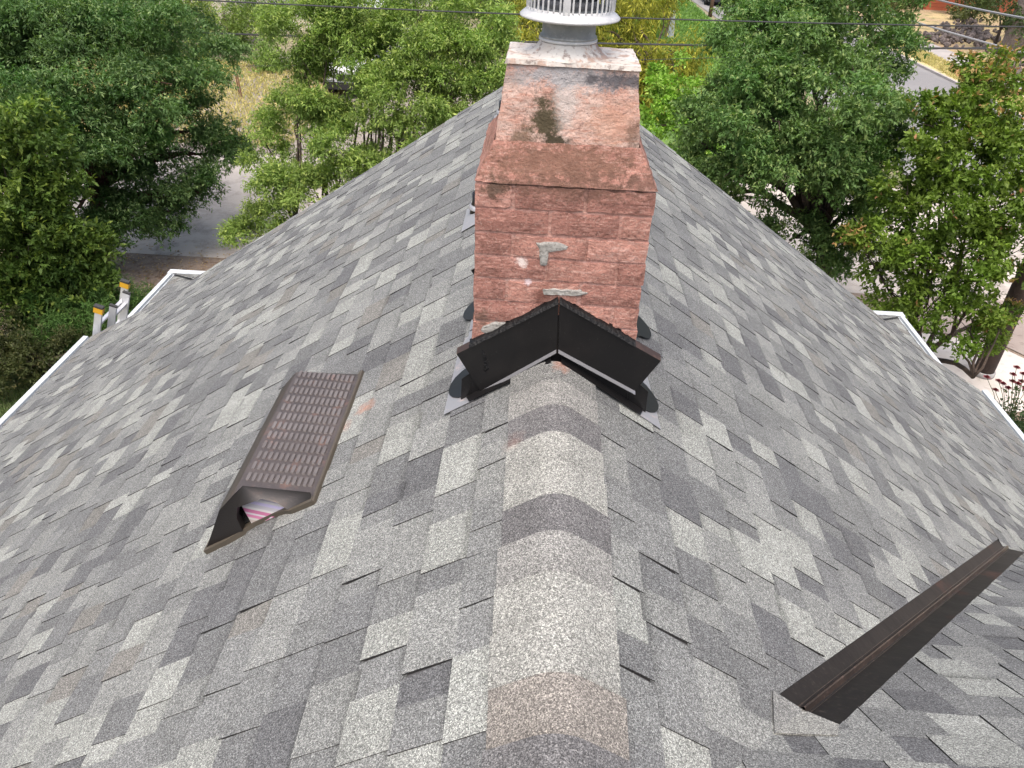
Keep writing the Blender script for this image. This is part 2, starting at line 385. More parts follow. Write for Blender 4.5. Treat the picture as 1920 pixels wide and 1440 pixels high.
# ------------------------------------------------------------------ house
house = thing('house', (0, 2.2, GZ), 'house under a steep grey shingled gable roof that fills the foreground', 'house')
m_wall = mat('cream_siding', (.55, .52, .46), .8, bump=(20, .2, .01))
m_white = mat('white_paint', (.44, .47, .49), .45, vary=((14, .5, .7, (.38, .41, .43)),))
m_deck = mat('roof_deck', (.07, .07, .075), .9)
m_soffit = mat('soffit_paint', (.60, .60, .57), .7)
def roof_slope(name, polys, label=None):
    b = MB()
    for P in polys: b.prism(P, (0, 0, -.05))
    o = b.build(name, m_deck, house)
    return o
def deckpts(surf, u0, u1, vs): return [[surf(u0, a, -.003), surf(u1, a, -.003), surf(u1, b, -.003), surf(u0, b, -.003)] for a, b in zip(vs[:-1], vs[1:])]
ARC2 = [.035]+ARC[1:]
roofL = roof_slope('roof_slope', deckpts(surfL, YBACK, YFAR, ARC2)); roofL['label'] = 'left slope of the main roof'
roofR = roof_slope('roof_slope', deckpts(surfR, YBACK, YFAR, ARC2)); roofR['label'] = 'right slope of the main roof'
VC = V00+23*EXPO                        # cross gable slope length to its eave
XC = 3.9                                # cross gable front
def crosspoly(surf):
    xa = lambda v: v*CS
    return [[surf(.06, .035, -.003), surf(XC, .035, -.003), surf(XC, VC, -.003), surf(xa(VC), VC, -.003)]]
roofC = roof_slope('roof_slope', crosspoly(surfC)); roofC['label'] = 'far slope of the side gable beyond the metal valley'
roofD = roof_slope('roof_slope', crosspoly(surfD)); roofD['label'] = 'near slope of the side gable'
porch_poly = [[surfPF(-PX+2.3, 0, -.003), surfPF(PX-2.3, 0, -.003), (PX, PY1, PZ-.003), (-PX, PY1, PZ-.003)]]
roofP = roof_slope('porch_roof', porch_poly); roofP['label'] = 'low porch roof past the far gable end'
hipy = PY1-2.3
sideP = [roof_slope('porch_roof', [[(s*(PX-2.3), hipy, PZ+2.3*PS-.003), (s*PX, PY1, PZ-.003), (s*PX, hipy-.6, PZ-.003), (s*(PX-2.3), hipy-.6, PZ+2.3*PS-.003)]]) for s in (-1, 1)]

VG = .058     # half of the open valley, in plan across the valley (in x at equal y)
vu = .085; vu2 = .125
all_pieces = []
def collect(parent, surf, u0, u1, vmax, clips, seed, ref, slit=None):
    for (V, F, T) in shingle_pieces(surf, u0, u1, vmax, clips, seed, True, slit): all_pieces.append((parent, V, fix_winding(V, F, np.array(ref, float)), T))
VM = ARC[-1]+.02
collect(roofL, surfL, YBACK, YFAR+.02, VM, [], 11, (-SN, 0, CS))
# right slope: left of the valley (u - v*CS > Y0) | below the eave of the side gable | nearer than the side gable
xe = VC*CS
collect(roofR, surfR, YBACK, YFAR+.02, xe/CS, [(1, -CS, -Y0, vu)], 12, (SN, 0, CS), lambda v: Y0+v*CS+vu)
collect(roofR, surfR, YBACK, YFAR+.02, xe/CS, [(-1, -CS, Y0, vu)], 13, (SN, 0, CS))
k0 = [0]
def lower_right(seed):
    for (V, F, T) in shingle_pieces(surfR, YBACK, YFAR+.02, VM, [(0, 1, -xe/CS)], seed): all_pieces.append((roofR, V, fix_winding(V, F, np.array((SN, 0, CS))), T))
lower_right(12)
collect(roofC, surfC, .0, XC+.02, VC+.015, [(1, -CS, 0, vu2)], 14, (0, SN, CS), lambda v: v*CS+vu2)
collect(roofD, surfD, .0, XC+.02, VC+.015, [(1, -CS, 0, vu2)], 15, (0, -SN, CS))
LP = (PY1-YFAR+.1)/PC
collect(roofP, surfPF, -PX, PX, LP, [(1, PC, PX-2.3+.02), (-1, PC, PX-2.3+.02)], 16, (0, PN, PC))
for s, p in zip((-1, 1), sideP):
    collect(p, surfPS(s), hipy-.6, PY1, 2.3/PC, [(-1, PC, hipy-.02)], 17+s, (s*PN, 0, PC))

# drop pieces inside the chimney, score the rest by their size in the picture
CHX0, CHX1, CHY0, CHY1 = -.278, .250, 2.178, 2.78
scores = []; keep = []
for i, (p, V, F, T) in enumerate(all_pieces):
    c = V.mean(0)
    if (V[:, 0] > CHX0).all() and (V[:, 0] < CHX1).all() and (V[:, 1] > CHY0).all() and (V[:, 1] < CHY1).all(): continue
    k = [j for j in F[0]]; px, py = project(V[k]) if len(k) < 5 else project(V[k])
    if len(F) == 5: k = [0, 1, 4, 5]; px, py = project(V[k])
    inside = (px.mean() > 0) and (px.mean() < 1920) and (py.mean() > 0) and (py.mean() < 1440) and (c-CAM)@AX[2] > .2
    a = abs(np.sum(px*np.roll(py, -1)-np.roll(px, -1)*py))/2 if inside else 0
    if 900 < px.mean() < 1220 and 100 < py.mean() < 640 and c[1] > 2.2: a = 0
    scores.append(a); keep.append(i)
order = np.argsort(-np.array(scores))
single = set(order[:300].tolist())
merged = {}
for n, i in enumerate(keep):
    p, V, F, T = all_pieces[i]
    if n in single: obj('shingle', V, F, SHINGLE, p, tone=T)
    else: merged.setdefault(p.name, (p, [], [], []))[1].append(V); merged[p.name][2].append(F); merged[p.name][3].append(T)
for nm, (p, Vs, Fs, Ts) in merged.items():
    off = 0; FF = []
    for V, F in zip(Vs, Fs): FF += [tuple(j+off for j in f) for f in F]; off += len(V)
    tag(obj('shingle_field', np.concatenate(Vs), FF, SHINGLE, p, tone=np.concatenate(Ts)), kind='stuff')

# ridge caps: bent over the ridge, each lapping the next one towards the chimney
CT = np.concatenate([np.linspace(-1, -.5, 4)[:-1], np.linspace(-.5, .5, 15), np.linspace(.5, 1, 4)[1:]])
def cap_section(h, half=.134, R=.08):
    out = []
    for t in CT:
        x = t*half
        z = -SL*abs(x) if abs(x) > R*SN else -(SL*R*SN)+(math.sqrt(max(R*R-x*x, 0))-R*CS)
        nx = SN*np.sign(x) if abs(x) > R*SN else x/R
        out.append((x+nx*h, z+h*math.sqrt(max(0, 1-nx*nx))))
    return out
def ridge_cap(y0, y1, tone, parent):
    rr = np.random.default_rng(int(abs(y0)*1000) & 0xffff); sk = rr.normal(0, .003); n = len(CT)
    rows = [(y0-.02, .008), ((y0+y1)/2, .0125), (y1, .016)]
    V = [(x+sk, yv, z) for yv, h in rows for x, z in cap_section(h)]
    F = [(r_*n+i, r_*n+i+1, (r_+1)*n+i+1, (r_+1)*n+i) for r_ in range(2) for i in range(n-1)]
    nt = len(F); k = len(V); T = [tone]*k
    V += [(x+sk, y1, z) for h in (.016, .003) for x, z in cap_section(h)]          # far butt
    F += [(k+i, k+i+1, k+n+i+1, k+n+i) for i in range(n-1)]
    for e in (0, n-1):                                                              # side edges
        k2 = len(V); V += [(cap_section(h)[e][0]+sk, yv, cap_section(h)[e][1]) for yv, h in rows]+[(cap_section(.001)[e][0]+sk, yv, cap_section(.001)[e][1]) for yv, h in rows]
        F += [(k2, k2+1, k2+4, k2+3), (k2+1, k2+2, k2+5, k2+4)]
    T = np.array([np.asarray(tone, float)]*k+[np.array((.03, .03, .03))]*(len(V)-k)); T[:n] *= .92
    return V, F, T
def put_cap(V, F, T):
    o = obj('ridge_cap', V, F, SHINGLE, house, tone=T)
    sm = [i < 2*(len(CT)-1) for i in range(len(F))]; o.data.polygons.foreach_set('use_smooth', sm); return o
CAPT = dict(dark=(.132, .130, .130), tan=(.205, .190, .170), light=(.270, .272, .250), med=(.222, .221, .208), mid=(.182, .184, .176))
CAPT = {k: tuple(np.array(v)*np.array([.93, .93, .94])) for k, v in CAPT.items()}
seq = ['mid', 'dark', 'tan', 'light', 'light', 'med', 'dark', 'light', 'light', 'dark', 'med', 'mid']
y = .834-.1333*2
i = 0
while y < 2.12:
    V, F, T = ridge_cap(y, y+.1333, np.array(CAPT[seq[i]])*random.uniform(.96, 1.04), house)
    if y+.1333 > 2.13: V = [(a, min(b, 2.145), c) for a, b, c in V]
    put_cap(V, F, T); y += .1333; i += 1
yy = .834-.1333*3
while yy > YBACK:
    V, F, T = ridge_cap(yy, yy+.1333, CAPT[random.choice(list(CAPT))], house); put_cap(V, F, T); yy -= .1333
yy = CHY1+.05
while yy < YFAR-.02:
    V, F, T = ridge_cap(yy, min(yy+.1333, YFAR+.02), CAPT[random.choice(list(CAPT))], house); put_cap(V, F, T); yy += .1333
# caps on the side gable ridge
xx = .25
while xx < XC:
    V, F, T = ridge_cap(xx, xx+.1333, CAPT[random.choice(['light', 'med', 'mid'])], house)
    V = [(b, Y0+a, c+.004) for a, b, c in V]; F = [tuple(reversed(f)) for f in F]
    put_cap(V, F, T); xx += .1333

# open metal valley with a raised centre rib
m_bronze = mat('bronze_metal', (.013, .0115, .0115), .45, 0, .14, bump=(6, .15, .03), vary=((5, .5, .75, (.020, .017, .016)), (60, .58, .7, (.036, .030, .027)), (3.2, .58, .72, (.060, .026, .020))))
def valley_strip(offs, x0, x1):
    """offs: list of (across, height): across<0 on the main slope, >0 on the side gable, in plan metres"""
    V = []; F = []
    xs = np.linspace(x0, x1, 14)
    for x in xs:
        for (o_, h) in offs:
            d = abs(o_)/math.sqrt(2)
            if o_ <= 0: X, Yv = x-d, x+Y0+d; z = -SL*X      # main slope: farther in y, less in x
            else: X, Yv = x+d, x+Y0-d; z = -SL*(Yv-Y0)
            V.append((X, Yv, z+(h if x > .66 else min(h, .001))))
    n = len(offs)
    for i in range(len(xs)-1):
        F += [(i*n+k, (i+1)*n+k, (i+1)*n+k+1, i*n+k+1) for k in range(n-1)]
    return V, F
V, F = valley_strip([(-.13, -.006), (-.078, -.0045), (-.058, .0006), (-.016, .0035), (.017, .0035), (.086, .0006), (.105, -.0045), (.15, -.006)], .56, 2.785)
vf = obj('valley_flashing', V, F, m_bronze, house); tag(vf, 'dark bronze metal valley strip with a raised centre rib')

V, F = valley_strip([(-.0155, .0042), (-.011, .0048), (-.002, .024), (.002, .024), (.011, .0048), (.0165, .0042)], .665, 2.79)
obj('valley_rib', V, F, mat('rib_highlight_bronze', (.045, .034, .030), .33, .5, vary=((6, .45, .65, (.085, .060, .050)), (50, .56, .66, (.14, .10, .085)))), house)  # lighter bronze paints in the highlight running along the rib
hv = lambda x, yv, h: (x, yv, (-SL*x if yv-Y0 > x else -SL*(yv-Y0))+h)
A_, V1_, V0_, B_ = (.578, 1.222), (.668, 1.213), (.545, 1.09), (.728, 1.150)
for (P, tn) in (([A_, V0_, V1_], 'mid'), ([V1_, V0_, (.70, 1.10), B_], 'light')):
    Pt = [hv(*q, .012) for q in P]; nb = MB().prism(Pt, (0, 0, -.008)); c_ = np.array(nb.v)
    obj('shingle', nb.v, nb.f, SHINGLE, roofC, tone=np.repeat(np.array(CAPT[tn])[None], len(nb.v), 0))
# gutters, fascias, walls
def gutter(side, y0, y1, x, z):
    s = side
    P = [(x+s*.005, z-.10), (x+s*.005, z+.006), (x+s*.028, z+.008), (x+s*.030, z-.045), (x+s*.056, z-.045), (x+s*.058, z+.016), (x+s*.108, z+.020), (x+s*.125, z-.004), (x+s*.115, z-.04), (x+s*.085, z-.10)]
    b = MB(); n = len(P)
    b.add([(a, y0, c) for a, c in P]+[(a, y1, c) for a, c in P], [tuple(range(n)), tuple(range(2*n-1, n-1, -1))]+[(i, i+n, (i+1) % n+n, (i+1) % n) for i in range(n)])
    o = b.build('gutter', m_white, house)
    return o
for s in (-1, 1):
    gutter(s, YBACK, YFAR+.02, s*PROF[-1][0], PROF[-1][1]-.03)
    gutter(s, hipy-.2, PY1+.06, s*PX, PZ-.02)
    jn = MB()
    for yj in (5.55, 1.9):
        x = s*PROF[-1][0]; z = PROF[-1][1]-.03
        jn.box((min(x+s*.055, x+s*.127), yj-.012, z-.05), (max(x+s*.055, x+s*.127), yj+.012, z+.019))
        jn.build('gutter_joint', m_white, house); jn = MB()
MB().box((-PX-.12, PY1-.005, PZ-.12), (PX+.12, PY1+.11, PZ+.005)).build('gutter', m_white, house)
wb = MB()
wx = 4.45
wz = -SL*wx-.02
for (P, off) in (([(-wx, YBACK+.3, GZ), (wx, YBACK+.3, GZ), (wx, YBACK+.3, wz-.15), (0, YBACK+.3, -.12), (-wx, YBACK+.3, wz-.15)], (0, .15, 0)),
                 ([(-wx, YFAR-.4, GZ), (wx, YFAR-.4, GZ), (wx, YFAR-.4, wz-.15), (0, YFAR-.4, -.12), (-wx, YFAR-.4, wz-.15)], (0, .15, 0)),
                 ([(-wx, YBACK+.3, GZ), (-wx, YFAR-.25, GZ), (-wx, YFAR-.25, wz-.15), (-wx, YBACK+.3, wz-.15)], (-.12, 0, 0)),
                 ([(wx, YBACK+.3, GZ), (wx, YFAR-.25, GZ), (wx, YFAR-.25, wz-.15), (wx, YBACK+.3, wz-.15)], (.12, 0, 0))):
    q = MB(); q.prism(P, off); q.build('wall', m_wall, house)
for s in (-1, 1):
    q = MB(); q.prism([(s*.0, YFAR+.003, -.06), (s*4.8, YFAR+.003, PROF[-1][1]-.05), (s*4.8, YFAR+.003, PROF[-1][1]-.2), (0, YFAR+.003, -.22)], (0, -.025, 0)); q.build('rake_board', m_soffit, house)
    q = MB(); q.prism([(s*4.84, YBACK, PROF[-1][1]-.055), (s*4.84, YFAR-.03, PROF[-1][1]-.055), (s*4.84, YFAR-.03, PROF[-1][1]-.22), (s*4.84, YBACK, PROF[-1][1]-.22)], (-s*.02, 0, 0)); q.build('fascia', m_soffit, house)
    q = MB(); q.box((s*4.6-.07, PY1-.45, GZ), (s*4.6+.07, PY1-.31, PZ-.06)); q.build('porch_post', m_white, house)
# side gable front and cheek walls
ze = -SL*(VC*CS)
q = MB(); q.prism([(XC-.35, Y0-VC*CS+.25, -3.0), (XC-.35, Y0+VC*CS-.25, -3.0), (XC-.35, Y0+VC*CS-.25, ze), (XC-.35, Y0, -.2), (XC-.35, Y0-VC*CS+.25, ze)], (-.12, 0, 0)); q.build('wall', m_wall, house)
q = MB(); q.box((2.3, Y0+VC*CS-.25, -2.8), (XC-.36, Y0+VC*CS-.13, ze+.05)); q.build('wall', m_wall, house)
q = MB(); q.box((xe+.16, Y0+VC*CS-.012, ze-.13), (XC, Y0+VC*CS+.008, ze-.018)); q.build('fascia', m_white, house)

# ------------------------------------------------------------------ chimney
chim = thing('chimney', (-.014, 2.48, -.2), 'weathered red brick chimney straddling the roof ridge with a white metal flue cap', 'chimney')
FY = CHY0
ST_UP = (((-.085, 2.21, .76), .085, (1, 0, .62), (.075, .065, .035), .95), ((-.06, 2.21, .69), .06, (.7, 0, 1.3), (.06, .05, .03), .95), ((-.15, 2.21, .70), .06, (1, 0, .9), (.10, .075, .04), .7),
         ((-.03, 2.21, .82), .10, (1.4, 0, .8), (.66, .58, .54), .8), ((.10, 2.21, .75), .12, (.8, 0, 1.), (.58, .32, .22), .5), ((-.02, 2.21, .872), .16, (.4, 0, 2.6), (.45, .44, .45), .9),
         ((.12, 2.21, .868), .12, (.5, 0, 3.0), (.09, .085, .095), .85), ((.17, 2.21, .72), .05, (1, 0, .6), (.08, .065, .045), .6), ((-.19, 2.21, .86), .06, (1, 0, 1), (.4, .33, .30), .5))
m_stucco = masonry_mat('upper_chimney_wash', (.60, .36, .29), (.66, .48, .41), (.56, .30, .23), ST_UP, .55)
ST_LO = (((-.04, 2.2, .635), .42, (.9, 0, 3.2), (.15, .085, .058), .75), ((.2, 2.2, .60), .12, (.8, 0, 2), (.11, .065, .05), .7), ((-.22, 2.17, .56), .09, (1, 0, 1.6), (.055, .045, .03), .8),
         ((0, 2.17, .57), .20, (.5, 0, 2.5), (.14, .08, .06), .6), ((-.25, 2.17, .12), .06, (1, 0, 1), (.10, .07, .05), .6), ((-.06, 2.17, .22), .05, (1.2, 0, .6), (.15, .06, .045), .7),
         ((-.13, 2.17, .33), .03, (1, 0, 1), (.7, .62, .58), .9), ((-.11, 2.17, .265), .022, (1, 0, 1), (.66, .56, .58), .9))
m_brick = masonry_mat('old_brick', (.45, .225, .178), (.29, .145, .115), (.53, .32, .265), ST_LO, .0)
m_brick2 = masonry_mat('old_brick_dark', (.34, .165, .132), (.25, .12, .096), (.46, .255, .21), ST_LO, .0)
m_mortar = masonry_mat('pink_mortar', (.53, .30, .25), (.46, .25, .205), (.56, .36, .31), ST_LO, .0)
def nzv(p, k, amp):
    v = mnoise.noise_vector(Vector(p)*k); v2 = mnoise.noise_vector(Vector(p)*k*3.1+Vector((9, 3, 5)))
    return np.array(v)*amp+np.array(v2)*amp*.5
def rough_frustum(lo, hi, z0, z1, nx=22, ny=18, nz=16, amp=.004, k=22, top=False):
    """lo/hi = (x0,x1,y0,y1) of the bottom and top rectangle"""
    b = MB()
    def P(u, v, w):
        x0 = lo[0]+(hi[0]-lo[0])*w; x1 = lo[1]+(hi[1]-lo[1])*w; y0 = lo[2]+(hi[2]-lo[2])*w; y1 = lo[3]+(hi[3]-lo[3])*w
        p = np.array([x0+(x1-x0)*u, y0+(y1-y0)*v, z0+(z1-z0)*w]); return p+nzv(p, k, amp)
    def grid(fn, n, m):
        V = [fn(i/n, j/m) for j in range(m+1) for i in range(n+1)]
        F = [(j*(n+1)+i, j*(n+1)+i+1, (j+1)*(n+1)+i+1, (j+1)*(n+1)+i) for j in range(m) for i in range(n)]
        b.add(V, F)
    grid(lambda a, c: P(a, 0, c), nx, nz); grid(lambda a, c: P(1, a, c), ny, nz); grid(lambda a, c: P(1-a, 1, c), nx, nz); grid(lambda a, c: P(0, 1-a, c), ny, nz)
    if top: grid(lambda a, c: P(a, c, 1), nx, ny)
    return b
ZT = .590
rough_frustum((CHX0+.004, CHX1-.004, FY+.0035, CHY1-.0035), (CHX0+.004, CHX1-.004, FY+.0035, CHY1-.0035), -.42, ZT-.004, 44, 40, 80, .0045, 38).build('mortar_core', m_mortar, chim, True)
rough_frustum((CHX0-.003, CHX1+.003, FY-.004, CHY1), (-.230, .190, 2.213, 2.50), ZT-.012, .690, 30, 24, 12, .0035, 26).build('shoulder', m_brick, chim, True)
rough_frustum((-.227, .187, 2.215, 2.49), (-.200, .157, 2.212, 2.445), .684, .902, 34, 20, 24, .0035, 24).build('upper_stack', m_stucco, chim, True)
# bricks
def brick_mesh(L, Hh, D, seed, name):
    b = MB(); nx = 5; nz_ = 2
    r = np.random.default_rng(seed); V = []
    for j in range(nz_+1):
        for i in range(nx+1):
            edge = (i in (0, nx)) or (j in (0, nz_))
            V.append((-L/2+L*i/nx+(r.normal(0, .0022) if edge else 0), -D/2+(r.normal(.0016, .0008) if edge else r.normal(-.0008, .0010)), -Hh/2+Hh*j/nz_+(r.normal(0, .0022) if edge else 0)))
    F = [(j*(nx+1)+i, j*(nx+1)+i+1, (j+1)*(nx+1)+i+1, (j+1)*(nx+1)+i) for j in range(nz_) for i in range(nx)]
    ring = [i for i in range(nx+1)]+[(j)*(nx+1)+nx for j in range(1, nz_+1)]+[nz_*(nx+1)+i for i in range(nx-1, -1, -1)]+[j*(nx+1) for j in range(nz_-1, 0, -1)]
    n0 = len(V); V += [(V[i][0], D/2, V[i][2]) for i in ring]; m_ = len(ring)
    F += [(ring[k], n0+k, n0+(k+1) % m_, ring[(k+1) % m_]) for k in range(m_)]
    me = bpy.data.meshes.new(name); me.from_pydata(V, [], F); me.update(); return me
PITCHZ, JT = .0765, .011
m_brick3 = masonry_mat('old_brick_pale', (.50, .265, .215), (.42, .21, .165), (.54, .34, .29), ST_LO, .0)
meshes = [brick_mesh(.204, PITCHZ-JT, .05, 40+s, 'brick') for s in range(6)]
for me in meshes[:3]: me.materials.append(m_brick)
for me in meshes[3:5]: me.materials.append(m_brick2)
meshes[5].materials.append(m_brick3)
def brick(me, cx, cy, cz, L, rot):
    o = bpy.data.objects.new('brick', me); COL.objects.link(o); o.parent = chim
    o.location = Vector((cx, cy, cz))-chim.location; o.rotation_euler = (random.gauss(0, .006), random.gauss(0, .006), rot); o.scale = (L/.204, 1, 1)
def brick_row(a, b, joints, put, cz):
    a += random.gauss(0, .0025); b += random.gauss(0, .0025); e = [a]+[j+random.gauss(0, .006) for j in joints if a+.03 < j < b-.03]+[b]
    for p, q in zip(e[:-1], e[1:]):
        p2 = p+(JT/2 if p > a else 0); q2 = q-(JT/2 if q < b else 0)
        put(random.choice(meshes), (p2+q2)/2, q2-p2, cz)
for rI in range(12):
    cz = ZT-.014-PITCHZ*(rI+.5)+.0
    jf = [-.163, .055] if rI % 2 == 0 else [-.055, .163]
    js = [FY+.05+.1+.215*k for k in range(4)] if rI % 2 == 0 else [FY+.05+.2075*k for k in range(1, 4)]
    brick_row(CHX0, CHX1, jf, lambda me, c, L, z: brick(me, c, FY+.025-.003, z, L, 0), cz)
    brick_row(CHX0, CHX1, jf, lambda me, c, L, z: brick(me, c, CHY1-.025+.003, z, L, math.pi), cz)
    brick_row(FY+.051, CHY1-.051, js, lambda me, c, L, z: brick(me, CHX0+.025-.003, c, z, L, -math.pi/2), cz)
    brick_row(FY+.051, CHY1-.051, js, lambda me, c, L, z: brick(me, CHX1-.025+.003, c, z, L, math.pi/2), cz)
# grey repointing smears
m_grey = mat('grey_mortar', (.26, .25, .23), .9, bump=(90, .8, .004), vary=((40, .45, .6, (.32, .31, .29)), (120, .5, .62, (.16, .15, .135))))
def smear(pts, y, t, m=None, name='mortar_patch', par=None):
    """irregular flat blob on the front face from pixel points"""
    W = [at_y(px, py, y) for px, py in pts]; c = sum(W)/len(W); P = []
    for a, b in zip(W, W[1:]+W[:1]):
        for s in (0, .33, .66):
            p = a+(b-a)*s; P.append(p+np.array([random.gauss(0, .0016), 0, random.gauss(0, .0016)]))
    n = len(P); cc = c+np.array([0, -t, 0])
    V = [*P, *[p*.8+c*.2+np.array([0, -t+random.gauss(0, .0006), 0]) for p in P], cc, *[p+np.array([0, .006, 0]) for p in P]]
    F = [(i, (i+1) % n, (i+1) % n+n, i+n) for i in range(n)]+[(i+n, (i+1) % n+n, 2*n) for i in range(n)]+[(2*n+1+i, 2*n+1+(i+1) % n, (i+1) % n, i) for i in range(n)]
    return obj(name, V, F, m or m_grey, par or chim)
smear([(1003, 456), (1030, 453), (1066, 461), (1062, 468), (1030, 466), (1028, 480), (1026, 497), (1013, 498), (1011, 480), (1012, 466)], FY-.004, .003)
smear([(1018, 543), (1050, 541), (1090, 545), (1103, 551), (1088, 555), (1050, 553), (1020, 553)], FY-.004, .003)
smear([(905, 612), (930, 604), (952, 606), (940, 618), (915, 627), (902, 622)], FY-.004, .0025)
# crown plate, sealant cone, flue, storm collar, caged cap
m_crown = mat('crown_wash', (.47, .43, .39), .7, bump=(40, .8, .008), vary=((9, .46, .6, (.53, .51, .48)), (22, .52, .60, (.36, .26, .21)), (55, .55, .63, (.25, .21, .19))))
rough_frustum((-.206, .163, 2.205, 2.452), (-.203, .160, 2.208, 2.450), .898, .910, 26, 18, 2, .0022, 30, True).build('crown', m_crown, chim, True)
FX, FYC = -.037, 2.325
m_galv = mat('galvanised_metal', (.30, .31, .305), .5, .4, vary=((12, .45, .62, (.23, .24, .24)), (50, .55, .7, (.38, .38, .37))))
m_capw = mat('white_metal', (.50, .505, .51), .5, .1, vary=((20, .48, .62, (.40, .41, .42)), (80, .54, .64, (.58, .58, .58))))
b = MB(); rr = []
for k in range(3): pass
prf = [(.118, .900), (.106, .908), (.092, .918), (.083, .930), (.079, .936)]
sc = MB().lathe([(r, z) for r, z in prf], (FX, FYC, .008), 40)
sc.v = [tuple(np.array(v)+nzv(v, 14, .007)*np.array([1, 1, .25])*(1 if i < 80 else .3)) for i, v in enumerate(sc.v)]
sc.build('sealant_cone', m_crown, chim, True)
flue = MB().lathe([(.0755, .925), (.0755, .946), (.080, .948), (.080, .953), (.0745, .956), (.0735, 1.0), (.0735, 1.03)], (FX, FYC, .006), 48).build('flue_pipe', m_galv, chim, True)
band = MB().lathe([(.0795, .937), (.082, .939), (.082, .9435), (.0795, .9455)], (FX, FYC, .008), 48).build('flue_band', m_capw, chim, True)
capo = MB().lathe([(.075, .9965), (.128, .994), (.138, .997), (.1385, 1.001), (.132, 1.007), (.124, 1.013), (.1205, 1.0145), (.1205, 1.022), (.118, 1.022), (.118, 1.010), (.076, 1.008)], (FX, FYC, .008), 64).build('chimney_cap', m_capw, chim, True)
tag(capo, 'white metal cap with a barred cage above the flue')
NB = 44
for k in range(NB):
    th = 2*math.pi*k/NB+.03; x, yv = FX+.1192*math.cos(th), FYC+.1192*math.sin(th)
    if abs(th-4.60) < .09: continue
    MB().box((-.0024+x, -.0024+yv, 1.028), (.0024+x, .0024+yv, 1.135)).build('cage_bar', m_capw, capo)
sw = MB()
for t0, t1 in ((4.52, 4.68),):
    n = 5; V = []
    for i in range(n):
        th = t0+(t1-t0)*i/(n-1)
        for (r, z) in ((.1205, 1.018), (.1205, 1.14), (.1185, 1.14), (.1185, 1.018)): V.append((FX+r*math.cos(th), FYC+r*math.sin(th), z))
    sw.add(V, [(i*4+k, (i+1)*4+k, (i+1)*4+(k+1) % 4, i*4+(k+1) % 4) for i in range(n-1) for k in range(4)]+[(3, 2, 1, 0), (n*4-4, n*4-3, n*4-2, n*4-1)])
sw.build('cage_seam', m_capw, capo)
MB().lathe([(.1185, 1.13), (.121, 1.13), (.121, 1.15), (.150, 1.152), (.152, 1.158), (.09, 1.185), (.01, 1.195)], (FX, FYC, 0), 48).build('cap_lid', m_capw, capo, True)
MB().lathe([(.0735, 1.028), (.0765, 1.034), (.0765, 1.05), (.0745, 1.05)], (FX, FYC, 0), 32).build('flue_collar', mat('sooty_metal', (.16, .16, .165), .6, .4), capo, True)

# black front flashing: two folded panels, bottom hems greyed for reflected sky, sealant bead and apron with rounded ends
m_blk = mat('black_metal', (.012, .0115, .012), .28, .35, bump=(5, .10, .02), vary=((6, .5, .75, (.020, .018, .018)), (120, .62, .72, (.035, .033, .032))))
m_hem = mat('hem_sky_sheen', (.24, .24, .25), .35, .5)  # pale grey paints the sky's reflection onto the black metal hem
m_brn = mat('brown_metal', (.040, .025, .020), .4, .3, vary=((20, .5, .7, (.10, .055, .04)),))
m_tar = mat('roof_sealant', (.006, .006, .0065), .5, 0, .25, bump=(90, 1.0, .008))
m_sil = mat('mill_aluminium', (.34, .34, .35), .42, .5, vary=((6, .45, .65, (.32, .32, .33)), (30, .58, .7, (.55, .46, .42))))
YP = FY-.018
def flash_panel(px, name, yp=YP, sgn=1):
    P = [at_y(*p, yp) for p in px]
    if sgn < 0: P = [np.array([p[0]*1.02, CHY1+.018, p[2]]) for p in P]
    o = MB().prism(P, (0, .0022*sgn, 0)).build(name, m_blk, chim)
    top0, top1, low1, low0 = P
    d = np.array([0, .021*sgn, .011])
    t = (top1-top0)
    MB().prism([top0, top1, top1+d, top0+d], (0, .0006, .0012)).build('top_hem', m_brn, chim)
    d2 = np.array([0, -.013*sgn, -.006])
    MB().prism([low0+np.array([0, -.0006*sgn, 0]), low1+np.array([0, -.0006*sgn, 0]), low1+d2, low0+d2], (0, 0, -.0015)).build('bottom_hem', m_hem, chim)
    return P
PL = flash_panel([(1047, 569), (856, 664), (901, 733), (1043, 655)], 'flashing_panel')
PR = flash_panel([(1049, 569), (1239, 677), (1191, 733), (1047, 655)], 'flashing_panel')
flash_panel([(1047, 569), (856, 664), (901, 733), (1043, 655)], 'flashing_panel', YP, -1)
flash_panel([(1049, 569), (1239, 677), (1191, 733), (1047, 655)], 'flashing_panel', YP, -1)
def sealant(a, b, seed):
    r = np.random.default_rng(seed); n = 46; V = []; up = np.array([0, 0, 1.])
    w = 0
    for i in range(n+1):
        t = i/n; p = a+(b-a)*t
        w = .72*w+.28*r.normal(.5, .55); hgt = .0030+.0050*max(-.4, w)
        V += [(p[0], FY-.026, p[2]+.002), (p[0], FY-.021, p[2]+.009+hgt*.3), (p[0]+r.normal(0, .001), FY-.011, p[2]+.0095+hgt), (p[0], FY+.004, p[2]+.0135+hgt*1.25), (p[0], FY+.004, p[2]-.004)]
    F = [(i*5+k, (i+1)*5+k, (i+1)*5+k+1, i*5+k+1) for i in range(n) for k in range(4)]
    return obj('sealant_bead', V, F, m_tar, chim, True)
cut = lambda P, x: P[0]+(P[1]-P[0])*((x-P[0][0])/(P[1][0]-P[0][0]))
sealant(PL[0], cut(PL, CHX0-.01), 3); sealant(PR[0], cut(PR, CHX1+.004), 4)
smear([(1010, 578), (1022, 574), (1036, 578), (1028, 590), (1005, 597), (1000, 588)], FY-.006, .005, m_tar, 'sealant_blob')
smear([(938, 618), (955, 612), (968, 615), (960, 628), (940, 634)], FY-.006, .007, m_tar, 'sealant_blob')
